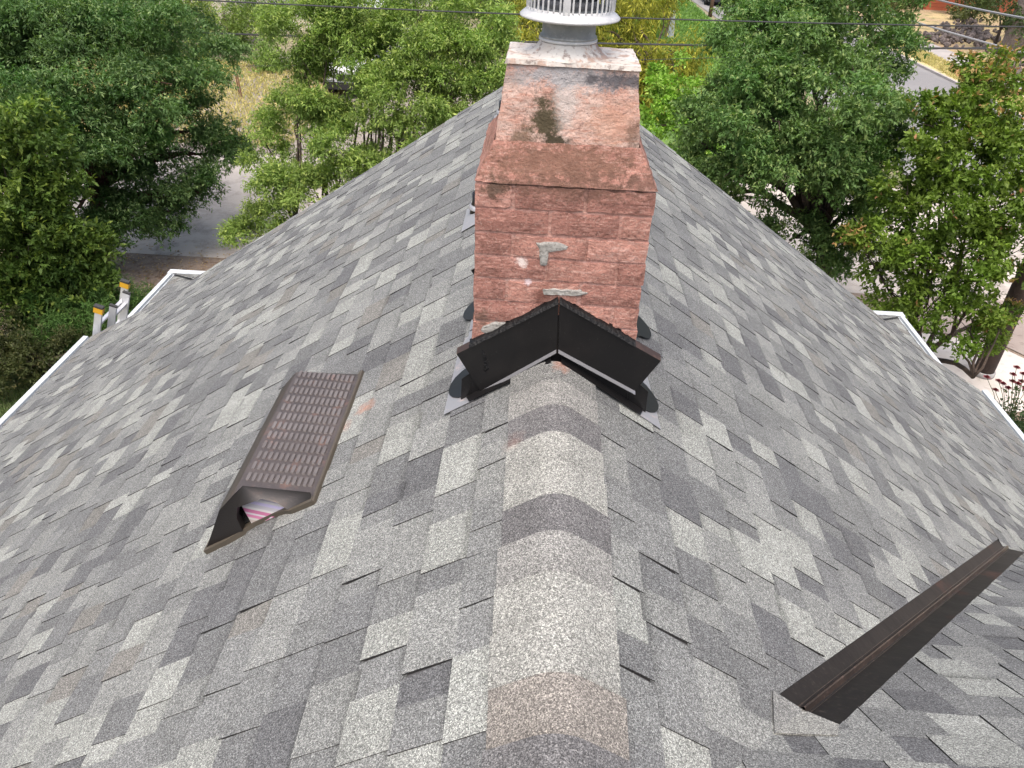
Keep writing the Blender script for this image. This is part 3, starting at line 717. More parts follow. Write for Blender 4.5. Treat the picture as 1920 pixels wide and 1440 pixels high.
# dried drip on the left panel
smear([(901, 655), (907, 658), (913, 675), (917, 692), (911, 699), (905, 694), (909, 680), (905, 665)], YP-.0002, .0015, m_tar, 'sealant_drip')
for side, x1 in ((-1, -.315), (1, .325)):
    MB().prism([(0, FY-.008, .16), (0, FY-.008, -.02), (x1, FY-.008, -SL*abs(x1)+.0), (x1*.99, FY-.008, -SL*abs(x1)+.10)], (0, .004, 0)).build('flashing_back', m_blk, chim)
def apron(side, pts, h, m, name, t=.002):
    s = surfL if side < 0 else surfR
    P = [s(u, v, h) for u, v in pts]; n0 = np.array([side*SN, 0, CS])
    o = MB().prism(P, n0*t).build(name, m, chim); return o
def arc(c, r, a0, a1, n=9): return [(c[0]+r*math.sin(a), c[1]+r*math.cos(a)) for a in np.linspace(a0, a1, n)]
for side, ex in ((-1, 0), (1, .022)):
    apron(side, [(2.130, .012), (2.128, .33+ex)]+arc((2.275, .333+ex), .10, -2.0+.6, 1.35)+[(2.375, .29+ex), (2.375, .012)], .0125, m_blk, 'flashing_apron')
    apron(side, [(2.130, .315+ex), (2.128, .437+ex*.5), (2.50, .425), (2.62, .40), (2.62, .30), (2.40, .30)], .0095, m_sil, 'aluminium_flashing', .001)
    apron(side, [(2.60, .30), (2.62, .33)]+arc((2.83, .335+ex*3), .098, -1.3, 1.3)+[(2.93, .30), (2.93, .012), (2.80, .012), (2.80, .30)], .014, m_blk, 'flashing_apron')
    P = [surf_main(side)(2.17, .30, .012), surf_main(side)(2.79, .30, .012)]
    x = (CHX0-.006 if side < 0 else CHX1+.006)
    zb = -SL*abs(x)
    MB().prism([(x, FY-.01, zb-.01), (x, CHY1+.01, zb-.01), (x, CHY1+.01, zb+.13), (x, FY-.01, zb+.11)], (-side*.0015, 0, 0)).build('side_flashing', m_blk, chim)
    for k in range(4):
        y_ = 2.24+.14*k
        apron(side, [(y_, abs(x)/CS+.0), (y_, .385), (y_+.13, .385), (y_+.13, abs(x)/CS)], .0105+.0008*k, m_sil, 'step_flashing', .0008)
# ------------------------------------------------------------------ two small pipe vents past the chimney on the left slope
for (yv, v, lab) in ((4.02, .500, 'small black pipe vent on silver flashing just past the chimney, nearer one'), (5.95, .455, 'small black pipe vent on silver flashing just past the chimney, farther one')):
    t = thing('pipe_vent', tuple(surfL(yv, v, .01)), lab, 'roof vent', 'pipe vents left of the ridge')
    MB().prism([surfL(yv-.13, v-.14, .011), surfL(yv-.13, v+.07, .011), surfL(yv+.2, v+.07, .011), surfL(yv+.2, v-.14, .011)], (0, 0, .0015)).build('base_flashing', m_sil, t)
    c = surfL(yv+.10, v-.02, .0)
    MB().lathe([(.056, -.02), (.050, .03), (.043, .045), (.043, .10), (.038, .10), (.038, .04)], c, 20).build('pipe', m_blk, t, True)
    MB().lathe([(.064, .012), (.060, .03), (.050, .036), (.049, .030)], c, 20).build('pipe_collar', m_sil, t, True)

# ------------------------------------------------------------------ slant back roof vent
vent = thing('roof_vent', tuple(surfL(2.38, 1.2, .008)), 'dark bronze slant back roof vent with a ribbed lid on the left slope', 'roof vent')
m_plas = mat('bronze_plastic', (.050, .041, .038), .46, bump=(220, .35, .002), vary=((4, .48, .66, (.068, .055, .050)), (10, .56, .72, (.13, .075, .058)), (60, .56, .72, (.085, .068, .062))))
m_lip = mat('olive_plastic', (.065, .054, .040), .6, bump=(200, .3, .002))
def shade_by_normal(m, shade, lo=.35, hi=.95):  # paints shade into the colour: near-black on faces not turned upward
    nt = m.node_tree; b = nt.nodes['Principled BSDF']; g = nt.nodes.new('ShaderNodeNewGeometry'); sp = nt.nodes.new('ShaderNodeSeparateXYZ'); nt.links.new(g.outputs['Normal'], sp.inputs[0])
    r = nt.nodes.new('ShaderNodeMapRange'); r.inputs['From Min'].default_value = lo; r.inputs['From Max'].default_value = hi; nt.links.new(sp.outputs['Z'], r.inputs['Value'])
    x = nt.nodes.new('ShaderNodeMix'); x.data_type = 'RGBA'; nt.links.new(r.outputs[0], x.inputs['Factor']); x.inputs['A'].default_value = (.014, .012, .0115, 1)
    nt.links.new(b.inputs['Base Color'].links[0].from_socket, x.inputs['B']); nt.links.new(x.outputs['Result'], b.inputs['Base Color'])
m_rib = mat('bronze_plastic_lid', (.092, .081, .078), .5, bump=(220, .35, .002), vary=((5, .46, .62, (.118, .106, .103)), (3.5, .60, .72, (.19, .105, .082))))
shade_by_normal(m_plas, None, .40, .97)
def vs_(y, v, n): return surfL(y, v, n+.008)
VP = [(.962, .012), (.974, .018), (1.168, .160), (1.185, .164), (1.290, .130), (1.425, .036), (1.462, .014)]   # cross section (v, height)
YA, YB = 1.972, 2.790
secs = []
for (yv, ins, hs) in ((YA, 0, 1.), (YA+.03, 0, 1.02), (YB-.05, 0, 1.02), (YB-.01, .010, .80), (YB, .02, .62)):
    secs.append([vs_(yv+(.035 if (k in (1, 2) and yv < 2.2) else 0), v+(ins if k < 3 else -ins), n*hs) for k, (v, n) in enumerate(VP)])
b = MB(); n = len(VP)
for s in secs: b.add(s, [])
b.f += [(i*n+k, i*n+k+1, (i+1)*n+k+1, (i+1)*n+k) for i in range(len(secs)-1) for k in range(n-1)]
b.f += [tuple((len(secs)-1)*n+k for k in range(n))]
# near end: solid with an arched cut-out
E0 = secs[0]
hole = [(1.285, .012), (1.262, .070), (1.225, .108), (1.120, .098), (1.085, .060), (1.070, .010)]
H = [vs_(YA-.001, v, h_) for v, h_ in hole]
k0 = len(b.v); b.add(H, [])
b.f += [(0, 1, k0+4, k0+5), (1, 2, k0+3, k0+4), (2, 3, k0+2, k0+3), (3, 4, k0+1, k0+2), (4, 5, 6, k0+0, k0+1)]
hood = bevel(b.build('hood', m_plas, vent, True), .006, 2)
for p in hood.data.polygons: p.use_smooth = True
# thickness of the cut-out, dark inside and a sticker
q = MB(); Hb = [vs_(YA+.03, v, h_) for v, h_ in hole]
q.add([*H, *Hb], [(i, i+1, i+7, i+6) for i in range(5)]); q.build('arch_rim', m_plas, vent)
q = MB(); q.prism([vs_(YA+.16, 1.02, .002), vs_(YA+.16, 1.40, .002), vs_(YA+.16, 1.30, .10), vs_(YA+.16, 1.16, .14), vs_(YA+.16, 1.05, .06)], (0, .002, 0)); q.build('inner_baffle', mat('dark_plastic', (.01, .01, .01), .6), vent)
lab = MB(); lab.prism([vs_(YA+.016, 1.080, .000), vs_(YA+.016, 1.252, .000), vs_(YA+.055, 1.245, .112), vs_(YA+.055, 1.09, .104)], (0, .001, 0))
lm = bpy.data.materials.new('sticker'); lm.use_nodes = True; nt = lm.node_tree
geo = nt.nodes.new('ShaderNodeNewGeometry'); sp = nt.nodes.new('ShaderNodeSeparateXYZ'); nt.links.new(geo.outputs['Position'], sp.inputs[0])
ma = nt.nodes.new('ShaderNodeMath'); ma.operation = 'MULTIPLY_ADD'; nt.links.new(sp.outputs['Z'], ma.inputs[0]); ma.inputs[1].default_value = 9.0; ma.inputs[2].default_value = 6.5
fr = nt.nodes.new('ShaderNodeMath'); fr.operation = 'FRACT'; nt.links.new(ma.outputs[0], fr.inputs[0])
cr = nt.nodes.new('ShaderNodeValToRGB'); cr.color_ramp.interpolation = 'CONSTANT'; nt.links.new(fr.outputs[0], cr.inputs[0])
els = cr.color_ramp.elements; els[0].color = (.34, .33, .36, 1); els[1].position = .12; els[1].color = (.36, .33, .48, 1)
for p, c in ((.22, (.38, .37, .38)), (.30, (.25, .24, .28)), (.40, (.40, .39, .40)), (.47, (.30, .26, .24)), (.57, (.38, .37, .35)), (.64, (.38, .14, .24)), (.74, (.42, .39, .42)), (.80, (.36, .12, .22)), (.92, (.44, .43, .43))):
    e = els.new(p); e.color = (*c, 1)
nt.links.new(cr.outputs[0], nt.nodes['Principled BSDF'].inputs['Base Color'])
tag(lab.build('sticker', lm, vent), 'white sticker with pink and violet bands inside the vent opening')
# moulded lozenges on the lid
rb = MB(); NV, NY = 12, 12
nrm_lid = None
for j in range(NY):
    for i in range(NV):
        yc = YA+.052+(YB-YA-.085)*(j+.5)/NY; tc = (i+.5)/NV
        def lid(y_, t_, h): 
            v = .980+(1.168-.980)*(-.04+1.05*t_); nn = (.026+(.160-.026)*(-.06+1.05*t_))*1.02
            ang = math.atan2(.160-.026, 1.168-.980); return vs_(y_, v-math.sin(ang)*h, nn+math.cos(ang)*h)
        ly, lt = .0235, .033
        ring = [(-ly, -lt*.6), (-ly*.75, -lt), (ly*.75, -lt), (ly, -lt*.6), (ly, lt*.6), (ly*.75, lt), (-ly*.75, lt), (-ly, lt*.6)]
        V = [lid(yc+a, tc+c, -.001) for a, c in ring]+[lid(yc+a*.86, tc+c*.72, .0045) for a, c in ring]
        rb.add(V, [(k, (k+1) % 8, (k+1) % 8+8, k+8) for k in range(8)]+[tuple(range(8, 16))])
tag(rb.build('raised_ribs', m_rib, vent), 'rows of moulded lozenge ribs on the lid', kind='stuff')
# base lip: upslope edge and scalloped near edge
q = MB(); q.prism([vs_(YA-.012, .953, -.008), vs_(YA-.012, .974, -.008), vs_(YB+.01, .974, -.008), vs_(YB+.01, .953, -.008)], np.array([-SN, 0, CS])*.020); bevel(q.build('base_lip', m_lip, vent), .004)
pts = [(.960, 0), (1.06, .004), (1.10, .022), (1.16, .034), (1.24, .030), (1.30, .014), (1.36, .002), (1.472, 0)]
V = []
for v, dy in pts:
    V += [vs_(YA-.016+dy, v, -.008), vs_(YA-.016+dy, v, .014), vs_(YA+.012+dy, v, .014), vs_(YA+.012+dy, v, -.008)]
F = [(i*4+k, i*4+(k+1) % 4, (i+1)*4+(k+1) % 4, (i+1)*4+k) for i in range(len(pts)-1) for k in range(4)]+[(3, 2, 1, 0), (len(V)-4, len(V)-3, len(V)-2, len(V)-1)]
obj('base_lip', V, F, m_lip, vent)
q = MB(); q.prism([vs_(YA, 1.445, -.008), vs_(YA, 1.472, -.008), vs_(YB, 1.472, -.008), vs_(YB, 1.445, -.008)], np.array([-SN, 0, CS])*.022); q.build('base_lip', m_lip, vent)

# ------------------------------------------------------------------ ladder against the porch roof edge
lad = thing('extension_ladder', (-5.75, 7.55, GZ), 'aluminium extension ladder with yellow tipped rails leaning on the porch roof edge', 'ladder')
m_al = mat('ladder_aluminium', (.55, .56, .58), .38, .5, vary=((8, .45, .65, (.48, .49, .51)),)); m_yel = mat('yellow_plastic', (.50, .27, .012), .5); m_rub = mat('black_rubber', (.03, .03, .03), .8)
LT = np.array([-4.72, 0, -2.86]); LB = np.array([-5.80, 0, GZ]); ld = (LB-LT)/np.linalg.norm(LB-LT); ln = np.array([-ld[2], 0, ld[0]])
if ln[0] > 0: ln = -ln
def rail(y, t0, t1, off, name='rail'):
    a = LT+ld*t0+ln*off; c = LT+ld*t1+ln*off; w, dpt = .030, .075
    P = [a+np.array([0, y-w/2, 0]), a+np.array([0, y+w/2, 0]), a+np.array([0, y+w/2, 0])+ln*dpt, a+np.array([0, y-w/2, 0])+ln*dpt]
    return MB().prism(P, c-a).build(name, m_al, lad)
LL = np.linalg.norm(LB-LT)
for y in (7.24, 7.86):
    r_ = rail(y, .05, LL, 0)
    P0 = LT-ld*.0
    MB().prism([P0+np.array([0, y-.024, 0])-ln*.010, P0+np.array([0, y+.024, 0])-ln*.010, P0+np.array([0, y+.024, 0])+ln*.088, P0+np.array([0, y-.024, 0])+ln*.088], ld*.065).build('yellow_tip', m_yel, lad)
    P0 = LT-ld*.032
    bevel(MB().prism([P0+np.array([0, y-.026, 0])-ln*.012, P0+np.array([0, y+.026, 0])-ln*.012, P0+np.array([0, y+.026, 0])+ln*.09, P0+np.array([0, y-.026, 0])+ln*.09], ld*.034).build('rubber_cap', m_rub, lad), .008)
for y in (7.39, 7.71):
    rail(y, .03, 2.2, -.085); P0 = LT-ld*-.012-ln*.085
    MB().prism([P0+np.array([0, y-.017, 0])-ln*.002, P0+np.array([0, y+.017, 0])-ln*.002, P0+np.array([0, y+.017, 0])+ln*.078, P0+np.array([0, y-.017, 0])+ln*.078], ld*.02).build('rail_cap', m_rub, lad)
t = .22
while t < LL-.1:
    a = LT+ld*t+ln*.035; MB().prism([a+np.array([0, 7.25, 0])-ln*.018, a+np.array([0, 7.25, 0])+ln*.018, a+np.array([0, 7.25, 0])+ln*.018+ld*.03, a+np.array([0, 7.25, 0])-ln*.018+ld*.03], (0, .60, 0)).build('rung', m_al, lad)
    if t < 2.1:
        a = LT+ld*(t-.06)-ln*.05; MB().prism([a+np.array([0, 7.40, 0])-ln*.018, a+np.array([0, 7.40, 0])+ln*.018, a+np.array([0, 7.40, 0])+ln*.018+ld*.03, a+np.array([0, 7.40, 0])-ln*.018+ld*.03], (0, .30, 0)).build('rung', m_al, lad)
    t += .30

# ------------------------------------------------------------------ vegetation
def unit(a): return a/(np.linalg.norm(a, axis=-1, keepdims=True)+1e-9)
def leaf_object(name, base, dirs, nrm, L, W, tones, parent, m, fold=0.0):
    """one rhombic leaf per row: base point, direction, normal"""
    n = len(base); side = unit(np.cross(dirs, nrm)); up = np.cross(side, dirs)
    L = L[:, None]; W = W[:, None]
    V = np.empty((n, 4, 3))
    V[:, 0] = base; V[:, 1] = base+dirs*L*.45+side*W*.5+up*L*.06; V[:, 2] = base+dirs*L-up*L*.10; V[:, 3] = base+dirs*L*.45-side*W*.5+up*L*.06
    org = V.reshape(-1, 3).mean(0); V = (V-org).reshape(-1, 3).astype(np.float32)
    me = bpy.data.meshes.new(name)
    me.vertices.add(n*4); me.vertices.foreach_set('co', V.ravel())
    me.loops.add(n*4); me.loops.foreach_set('vertex_index', np.arange(n*4, dtype=np.int32))
    me.polygons.add(n); me.polygons.foreach_set('loop_start', np.arange(0, n*4, 4, dtype=np.int32)); me.polygons.foreach_set('loop_total', np.full(n, 4, np.int32))
    a = me.attributes.new('tone', 'FLOAT_COLOR', 'POINT'); t = np.ones((n, 4, 4), np.float32); t[:, :, :3] = tones[:, None, :]; a.data.foreach_set('color', t.ravel())
    me.materials.append(m); me.update(calc_edges=True)
    o = bpy.data.objects.new(name, me); COL.objects.link(o)
    o.location = Vector(org); o.parent = parent; o.location = Vector(org)-parent.location
    return o
def crown_leaves(lobes, p, seed):
    """lobes: (centre, radius). Clumps sit on the lobes, twigs in the clumps, leaves on the twigs."""
    r = np.random.default_rng(seed); B = []; D = []; N = []; T = []
    base_c = np.array(p['col']); tip_c = np.array(p.get('tip', p['col'])); alt = np.array(p.get('alt', p['col']))
    for li, (c, R, red) in enumerate(lobes):
        nc = max(4, int(p['clumps']*R*R)); d = unit(r.normal(size=(nc, 3))); d[:, 2] = d[:, 2]*.9+.12
        cc = c+d*R*np.array([1, 1, p.get('flat', .8)])*r.uniform(.35, 1.0, (nc, 1))**.5
        for k in range(nc):
            nt_ = int(p['twigs']*r.uniform(.6, 1.4)); cr_ = p['csize']*r.uniform(.7, 1.3)*min(1, .5+R*.5)
            td = unit(r.normal(size=(nt_, 3))+np.array([0, 0, p.get('bias', .35)])+d[k]*.5)
            tp = cc[k]+td*np.array([1, 1, p.get('cflat', .55)])*cr_*(r.random((nt_, 1))**.4)
            nl = p['leaves']
            tdir = unit(td*1.0+r.normal(size=(nt_, 3))*.5+np.array([0, 0, p.get('lift', 0)]))
            s = np.linspace(0, 1, nl)[None, :, None]
            bp = tp[:, None, :]+tdir[:, None, :]*s*p['twiglen']+r.normal(0, p['twiglen']*.10, (nt_, nl, 3))
            ld_ = unit(tdir[:, None, :]*.55+r.normal(size=(nt_, nl, 3))*.75+np.array([0, 0, -p.get('droop', .2)]))
            nn = unit(np.array([0, 0, 1.])+r.normal(size=(nt_, nl, 3))*p.get('wild', .55))
            cv = r.normal(1, p.get('cvar', .13)); mixc = np.clip(r.normal(p.get('altmix', .2), .25), 0, 1)
            ct = (base_c*(1-mixc)+alt*mixc)*cv
            lt = ct[None, None]*r.normal(1, .10, (nt_, nl, 1)).clip(.6, 1.5)
            tipf = (np.linspace(0, 1, nl)**3)[None, :, None]*(r.random((nt_, 1, 1)) < p.get('tipf', .3)+red)
            lt = lt*(1-tipf)+tip_c*tipf*r.normal(1, .15, (nt_, nl, 1)).clip(.5, 1.5)
            B.append(bp.reshape(-1, 3)); D.append(ld_.reshape(-1, 3)); N.append(nn.reshape(-1, 3)); T.append(lt.reshape(-1, 3))
    B = np.concatenate(B); D = np.concatenate(D); N = np.concatenate(N); T = np.concatenate(T).clip(.004, 1)
    n = len(B); L = p['L']*r.uniform(.65, 1.25, n); W = L*p['asp']*r.uniform(.8, 1.2, n)
    return B, D, N, L, W, T
def limb(b, a, c, r0, r1, seed, n=6, wob=.12, sides=6):
    r = np.random.default_rng(seed); a = np.asarray(a, float); c = np.asarray(c, float); P = []; Rr = []; ln_ = np.linalg.norm(c-a)
    for i in range(n+1):
        t = i/n; q = a+(c-a)*t; q = q+np.array([0, 0, 1])*ln_*.10*math.sin(math.pi*t)*(1 if c[2] > a[2]-.2 else -.3)
        if 0 < i < n: q = q+r.normal(0, wob*ln_*.18, 3)
        P.append(q); Rr.append(r0+(r1-r0)*t**.8)
    b.tube(P, Rr, sides); return P
def tree(name, label, cat, base, fork_z, lobes_px, p, seed, trunk_r=.12, bark=None, stems=1, group=None, m=None, red=0, twigs_n=2, extra=None):
    """lobes_px: (px, py, y, R[, red]) ; base on the ground"""
    base = np.asarray(base, float); t = thing(name, tuple(base), label, cat, group)
    lobes = [(at_y(q[0], q[1], q[2]), q[3], (q[4] if len(q) > 4 else 0)) for q in lobes_px]
    if extra: lobes += extra
    r = np.random.default_rng(seed+99); tb = MB(); bb = MB()
    cen = np.mean([l[0] for l in lobes], 0)
    forks = []
    for s in range(stems):
        a = base+np.array([r.normal(0, .12), r.normal(0, .12), -.05])*(stems > 1)
        f = np.array([base[0]+(cen[0]-base[0])*.35+r.normal(0, .25)*(stems > 1)*2, base[1]+(cen[1]-base[1])*.35+r.normal(0, .25)*(stems > 1)*2, fork_z+r.normal(0, .15)])
        limb(tb, a, f, trunk_r*(1.25 if stems == 1 else 1), trunk_r*.75, seed+s, 5, .05, 9); forks.append(f)
    for i, (c, R, rd) in enumerate(lobes):
        f = min(forks, key=lambda q: np.linalg.norm((q-c)[:2]))
        P = limb(bb, f, c, trunk_r*.55, trunk_r*.13, seed+10+i, 6, .14)
        for k in range(twigs_n):
            e = c+unit(r.normal(size=3))*R*np.array([.85, .85, .7]); limb(bb, P[4] if k % 2 else P[5], e, trunk_r*.17, trunk_r*.05, seed+200+i*5+k, 4, .12, 5)
    bark = bark or mat('dark_bark', (.05, .036, .028), .9, bump=(30, .8, .02), vary=((8, .45, .65, (.085, .06, .045)),))
    tb.build('trunk', bark, t, True); bb.build('branches', bark, t, True)
    B, D, N, L, W, T = crown_leaves(lobes, p, seed)
    leaf_object('crown', B, D, N, L, W, T, t, m or LEAF)
    return len(B)
G = GZ
NL = {}
# big dark maple-like tree on the left
redbark = mat('red_bark', (.075, .035, .026), .9, bump=(30, .8, .02), vary=((8, .45, .65, (.11, .055, .04)),))
NL['t1'] = tree('broadleaf_tree', 'large dark green tree with a reddish trunk beside the road at left', 'tree', (-9.0, 14.3, G), -4.6,
    [(40, 60, 16, 1.5), (170, 20, 17, 1.6), (300, 40, 17.5, 1.5), (-40, 160, 15, 1.4), (110, 120, 14.8, 1.2), (240, 120, 15.2, 1.3), (350, 130, 16, 1.0), (60, 190, 14, 1.0), (180, 215, 14.2, 1.0), (300, 200, 15, 1.0),
     (380, 235, 15.8, .7), (360, 290, 15.6, .7), (415, 285, 16, .5), (225, 265, 14.2, .75), (130, 300, 13.6, .9), (320, 370, 15, .62), (375, 362, 15.2, .45), (230, 400, 14.2, .6), (205, 440, 14, .55), (318, 418, 14.6, .32), (60, 300, 13.7, 1.0), (150, 390, 13.8, .8), (100, 10, 19, 1.6), (230, 330, 14.6, .4), (20, 400, 13.4, .8), (290, 270, 15.4, .45)],
    dict(col=(.054, .118, .031), alt=(.105, .175, .064), altmix=.4, tip=(.18, .255, .10), tipf=.4, clumps=10, twigs=88, leaves=12, csize=.54, twiglen=.18, L=.082, asp=.34, droop=.35, cflat=.36, bias=1.1, wild=.42), 21, .16, redbark)
# nearer bright-leaved tree at the left edge
NL['t2'] = tree('broadleaf_tree', 'tree with broad glossy yellow green leaf rosettes at the left edge', 'tree', (-8.35, 11.6, G), -5.2,
    [(15, 235, 11.4, .55), (50, 270, 11.6, .5), (80, 330, 11.6, .5), (20, 340, 11.4, .6), (110, 400, 11.6, .45), (50, 420, 11.3, .6), (140, 460, 11.7, .45), (90, 480, 11.4, .55), (20, 500, 11.2, .6), (150, 520, 11.6, .42), (60, 545, 11.2, .5), (-50, 400, 11, .8), (120, 550, 11.4, .35), (-40, 560, 10.8, .7), (110, 510, 11.6, .5), (40, 460, 11.5, .6), (170, 490, 11.9, .4), (20, 570, 11.1, .5), (60, 380, 11.6, .5)],
    dict(col=(.062, .115, .024), alt=(.12, .18, .035), altmix=.4, tip=(.19, .25, .045), tipf=.3, clumps=46, twigs=20, leaves=9, csize=.27, twiglen=.12, L=.10, asp=.42, droop=.0, lift=.4, cflat=.7), 22, .07)
# clipped fine-needled mound and the dark shrub in front of it
NL['s1'] = tree('mounded_shrub', 'low mounded shrub with fine dark green needles under the trees at left', 'shrub', (-7.5, 11.4, G), -5.6,
    [(130, 580, 11.4, .62), (200, 565, 11.9, .6), (245, 585, 12.0, .5), (90, 610, 11.0, .6), (170, 625, 11.1, .6), (230, 640, 11.2, .5), (170, 550, 12.2, .5), (60, 590, 11.2, .5), (120, 645, 10.8, .5), (270, 610, 11.8, .4)],
    dict(col=(.040, .090, .018), alt=(.065, .130, .030), altmix=.4, tip=(.12, .20, .05), tipf=.4, clumps=60, twigs=34, leaves=12, csize=.22, twiglen=.14, L=.085, asp=.12, droop=.25, cflat=.7, wild=.9), 23, .05, m=NEEDLE)
NL['s2'] = tree('azalea_shrub', 'dark olive leafy shrub beside the left gutter', 'shrub', (-7.6, 9.9, G), -5.7,
    [(60, 665, 10.2, .5), (110, 690, 10.1, .45), (30, 700, 9.9, .5), (160, 660, 10.5, .42), (15, 650, 10.2, .5), (80, 640, 10.5, .5), (140, 700, 10.1, .38), (-40, 690, 9.7, .6), (190, 640, 10.8, .35), (30, 620, 10.6, .4)],
    dict(col=(.042, .055, .018), alt=(.075, .085, .030), altmix=.4, tip=(.12, .11, .045), tipf=.25, clumps=64, twigs=20, leaves=9, csize=.2, twiglen=.10, L=.055, asp=.4, droop=.05, lift=.25, cflat=.7), 24, .05)
# light feathery tree, several stems
NL['t3'] = tree('feathery_tree', 'light green feathery tree with several thin dark stems behind the roof left of the chimney', 'tree', (-3.9, 13.7, G), -4.9,
    [(590, 55, 15, .75), (690, 30, 15.2, .75), (790, 25, 15, .8), (880, 45, 14.8, .75), (930, 90, 14.6, .55), (575, 115, 15, .5), (585, 165, 14.6, .5), (740, 115, 14.4, .75), (830, 120, 14.2, .8), (910, 140, 14.2, .6),
     (495, 250, 15, .3), (560, 215, 14.8, .45), (600, 240, 14.4, .5), (720, 200, 14, .65), (800, 210, 13.8, .7), (870, 190, 13.8, .6), (505, 310, 14.6, .4), (570, 310, 14.2, .55), (640, 280, 14, .6), (720, 290, 13.8, .6), (780, 270, 13.6, .5), (520, 370, 14.2, .5), (590, 360, 13.9, .5), (500, 425, 14, .42), (560, 415, 13.8, .4), (640, 350, 13.7, .4), (640, 40, 16, .6), (740, 60, 16, .7), (840, 70, 16, .7), (460, 440, 14.2, .25), (690, 70, 15, .5), (610, 200, 14.6, .4), (700, 180, 14.2, .4), (612, 105, 15, .42), (715, 130, 14.6, .4), (655, 60, 15, .5), (760, 160, 14.4, .5), (850, 170, 14, .5), (560, 70, 15.4, .5)],
    dict(col=(.142, .225, .050), alt=(.20, .28, .072), altmix=.45, tip=(.31, .38, .10), tipf=.45, clumps=20, twigs=66, leaves=11, csize=.38, twiglen=.18, L=.072, asp=.34, droop=.25, cflat=.40, bias=.9, wild=.45), 25, .06, stems=5, twigs_n=3)
# round dark tree right of the chimney
NL['t4'] = tree('round_tree', 'big rounded dark green tree right of the chimney crossed by a cable', 'tree', (6.1, 14.4, G), -4.3,
    [(1460, 50, 15.4, 1.0), (1560, 30, 16, 1.2), (1400, 110, 14.8, .75), (1480, 120, 14.2, 1.0), (1600, 110, 15, .95), (1350, 190, 14.4, .6), (1410, 210, 13.4, .95), (1530, 210, 13.4, 1.0), (1635, 215, 14.4, .72), (1310, 265, 14.4, .5), (1370, 290, 13.5, .8), (1480, 300, 13.2, .85), (1580, 300, 13.5, .85), (1655, 280, 14.2, .45),
     (1330, 340, 14, .5), (1420, 370, 13.7, .6), (1530, 380, 13.8, .7), (1290, 220, 14.8, .3), (1480, 450, 13.6, .5), (1610, 380, 14.2, .5), (1500, -30, 16, 1.1), (1640, 40, 16.4, .8), (1420, 20, 16, .7), (1540, 490, 13.4, .45), (1590, 440, 14, .4), (1310, 320, 14.6, .4), (1620, 310, 14, .5)],
    dict(col=(.074, .150, .040), alt=(.135, .215, .070), altmix=.42, tip=(.22, .29, .10), tipf=.35, clumps=13, twigs=88, leaves=11, csize=.44, twiglen=.15, L=.080, asp=.40, droop=.4, cflat=.62, bias=1.1, wild=.45), 26, .14)
# red tipped tree at the right edge
NL['t5'] = tree('red_tipped_tree', 'upright green tree with coppery red new leaves at the right edge', 'tree', (7.35, 12.6, G), -5.1,
    [(1845, 125, 13, .28, .6), (1850, 175, 13, .42, .4), (1765, 215, 12.8, .45, .1), (1810, 240, 12.6, .55, .06), (1895, 230, 12.6, .6, .3), (1740, 280, 12.4, .5), (1830, 310, 12.1, .65), (1910, 320, 12.1, .6, .05), (1700, 360, 12.2, .48), (1780, 400, 11.8, .62), (1870, 400, 11.8, .62), (1650, 455, 12, .40), (1720, 470, 11.7, .55), (1810, 490, 11.5, .6), (1900, 470, 11.5, .55, .08),
     (1670, 545, 11.7, .40), (1750, 565, 11.5, .45), (1820, 590, 11.4, .45), (1880, 600, 11.3, .26, .35), (1610, 450, 12.1, .22, .5), (1785, 640, 11.3, .28), (1640, 500, 12, .3), (1690, 600, 11.6, .25), (1735, 330, 12.3, .4), (1900, 150, 13.4, .45, .6), (1850, 640, 11.3, .2)],
    dict(col=(.085, .15, .018), alt=(.15, .215, .034), altmix=.42, tip=(.36, .19, .09), tipf=.015, clumps=54, twigs=20, leaves=9, csize=.23, twiglen=.12, L=.085, asp=.50, droop=.1, lift=.15, cflat=.7), 27, .05, stems=6, twigs_n=3)
# golden weeping cypress and the bright bush below it
NL['cy'] = tree('golden_cypress', 'golden yellow weeping cypress behind the chimney flue', 'tree', (4.6, 29.5, G), -4.2,
    [(1185, 20, 31, .9), (1250, 30, 31.5, .7), (1150, 70, 30.6, .9), (1220, 90, 30.4, 1.0), (1275, 100, 30.2, .8), (1160, 140, 30, .9), (1230, 150, 29.8, .9), (1290, 130, 30, .5), (1200, 200, 29.4, .9), (1250, 205, 29.4, .7), (1120, 110, 30.6, .9), (1195, 170, 29.6, .8), (985, 50, 31, .8), (985, 95, 30.6, .6), (1010, 20, 31.4, .8), (1130, 20, 31.4, .9)],
    dict(col=(.14, .16, .018), alt=(.28, .27, .03), altmix=.42, tip=(.42, .38, .05), tipf=.45, clumps=14, twigs=22, leaves=10, csize=.42, twiglen=.42, L=.22, asp=.15, droop=1.0, lift=-.5, cflat=.9, wild=.9), 28, .12, m=NEEDLE)
NL['bb'] = tree('bright_bush', 'bright lime green bush squeezed between the roof ridge and the round tree', 'bush', (4.2, 21.5, G), -5,
    [(1262, 130, 22.5, .45), (1250, 165, 22, .5), (1265, 200, 21.6, .5), (1225, 205, 21.4, .5), (1280, 170, 22, .45), (1240, 235, 21, .5), (1290, 220, 21.4, .5), (1300, 290, 20.5, .6)],
    dict(col=(.14, .27, .03), alt=(.20, .34, .05), altmix=.4, tip=(.28, .4, .08), tipf=.3, clumps=22, twigs=16, leaves=9, csize=.3, twiglen=.16, L=.12, asp=.55, droop=.3), 29, .06)
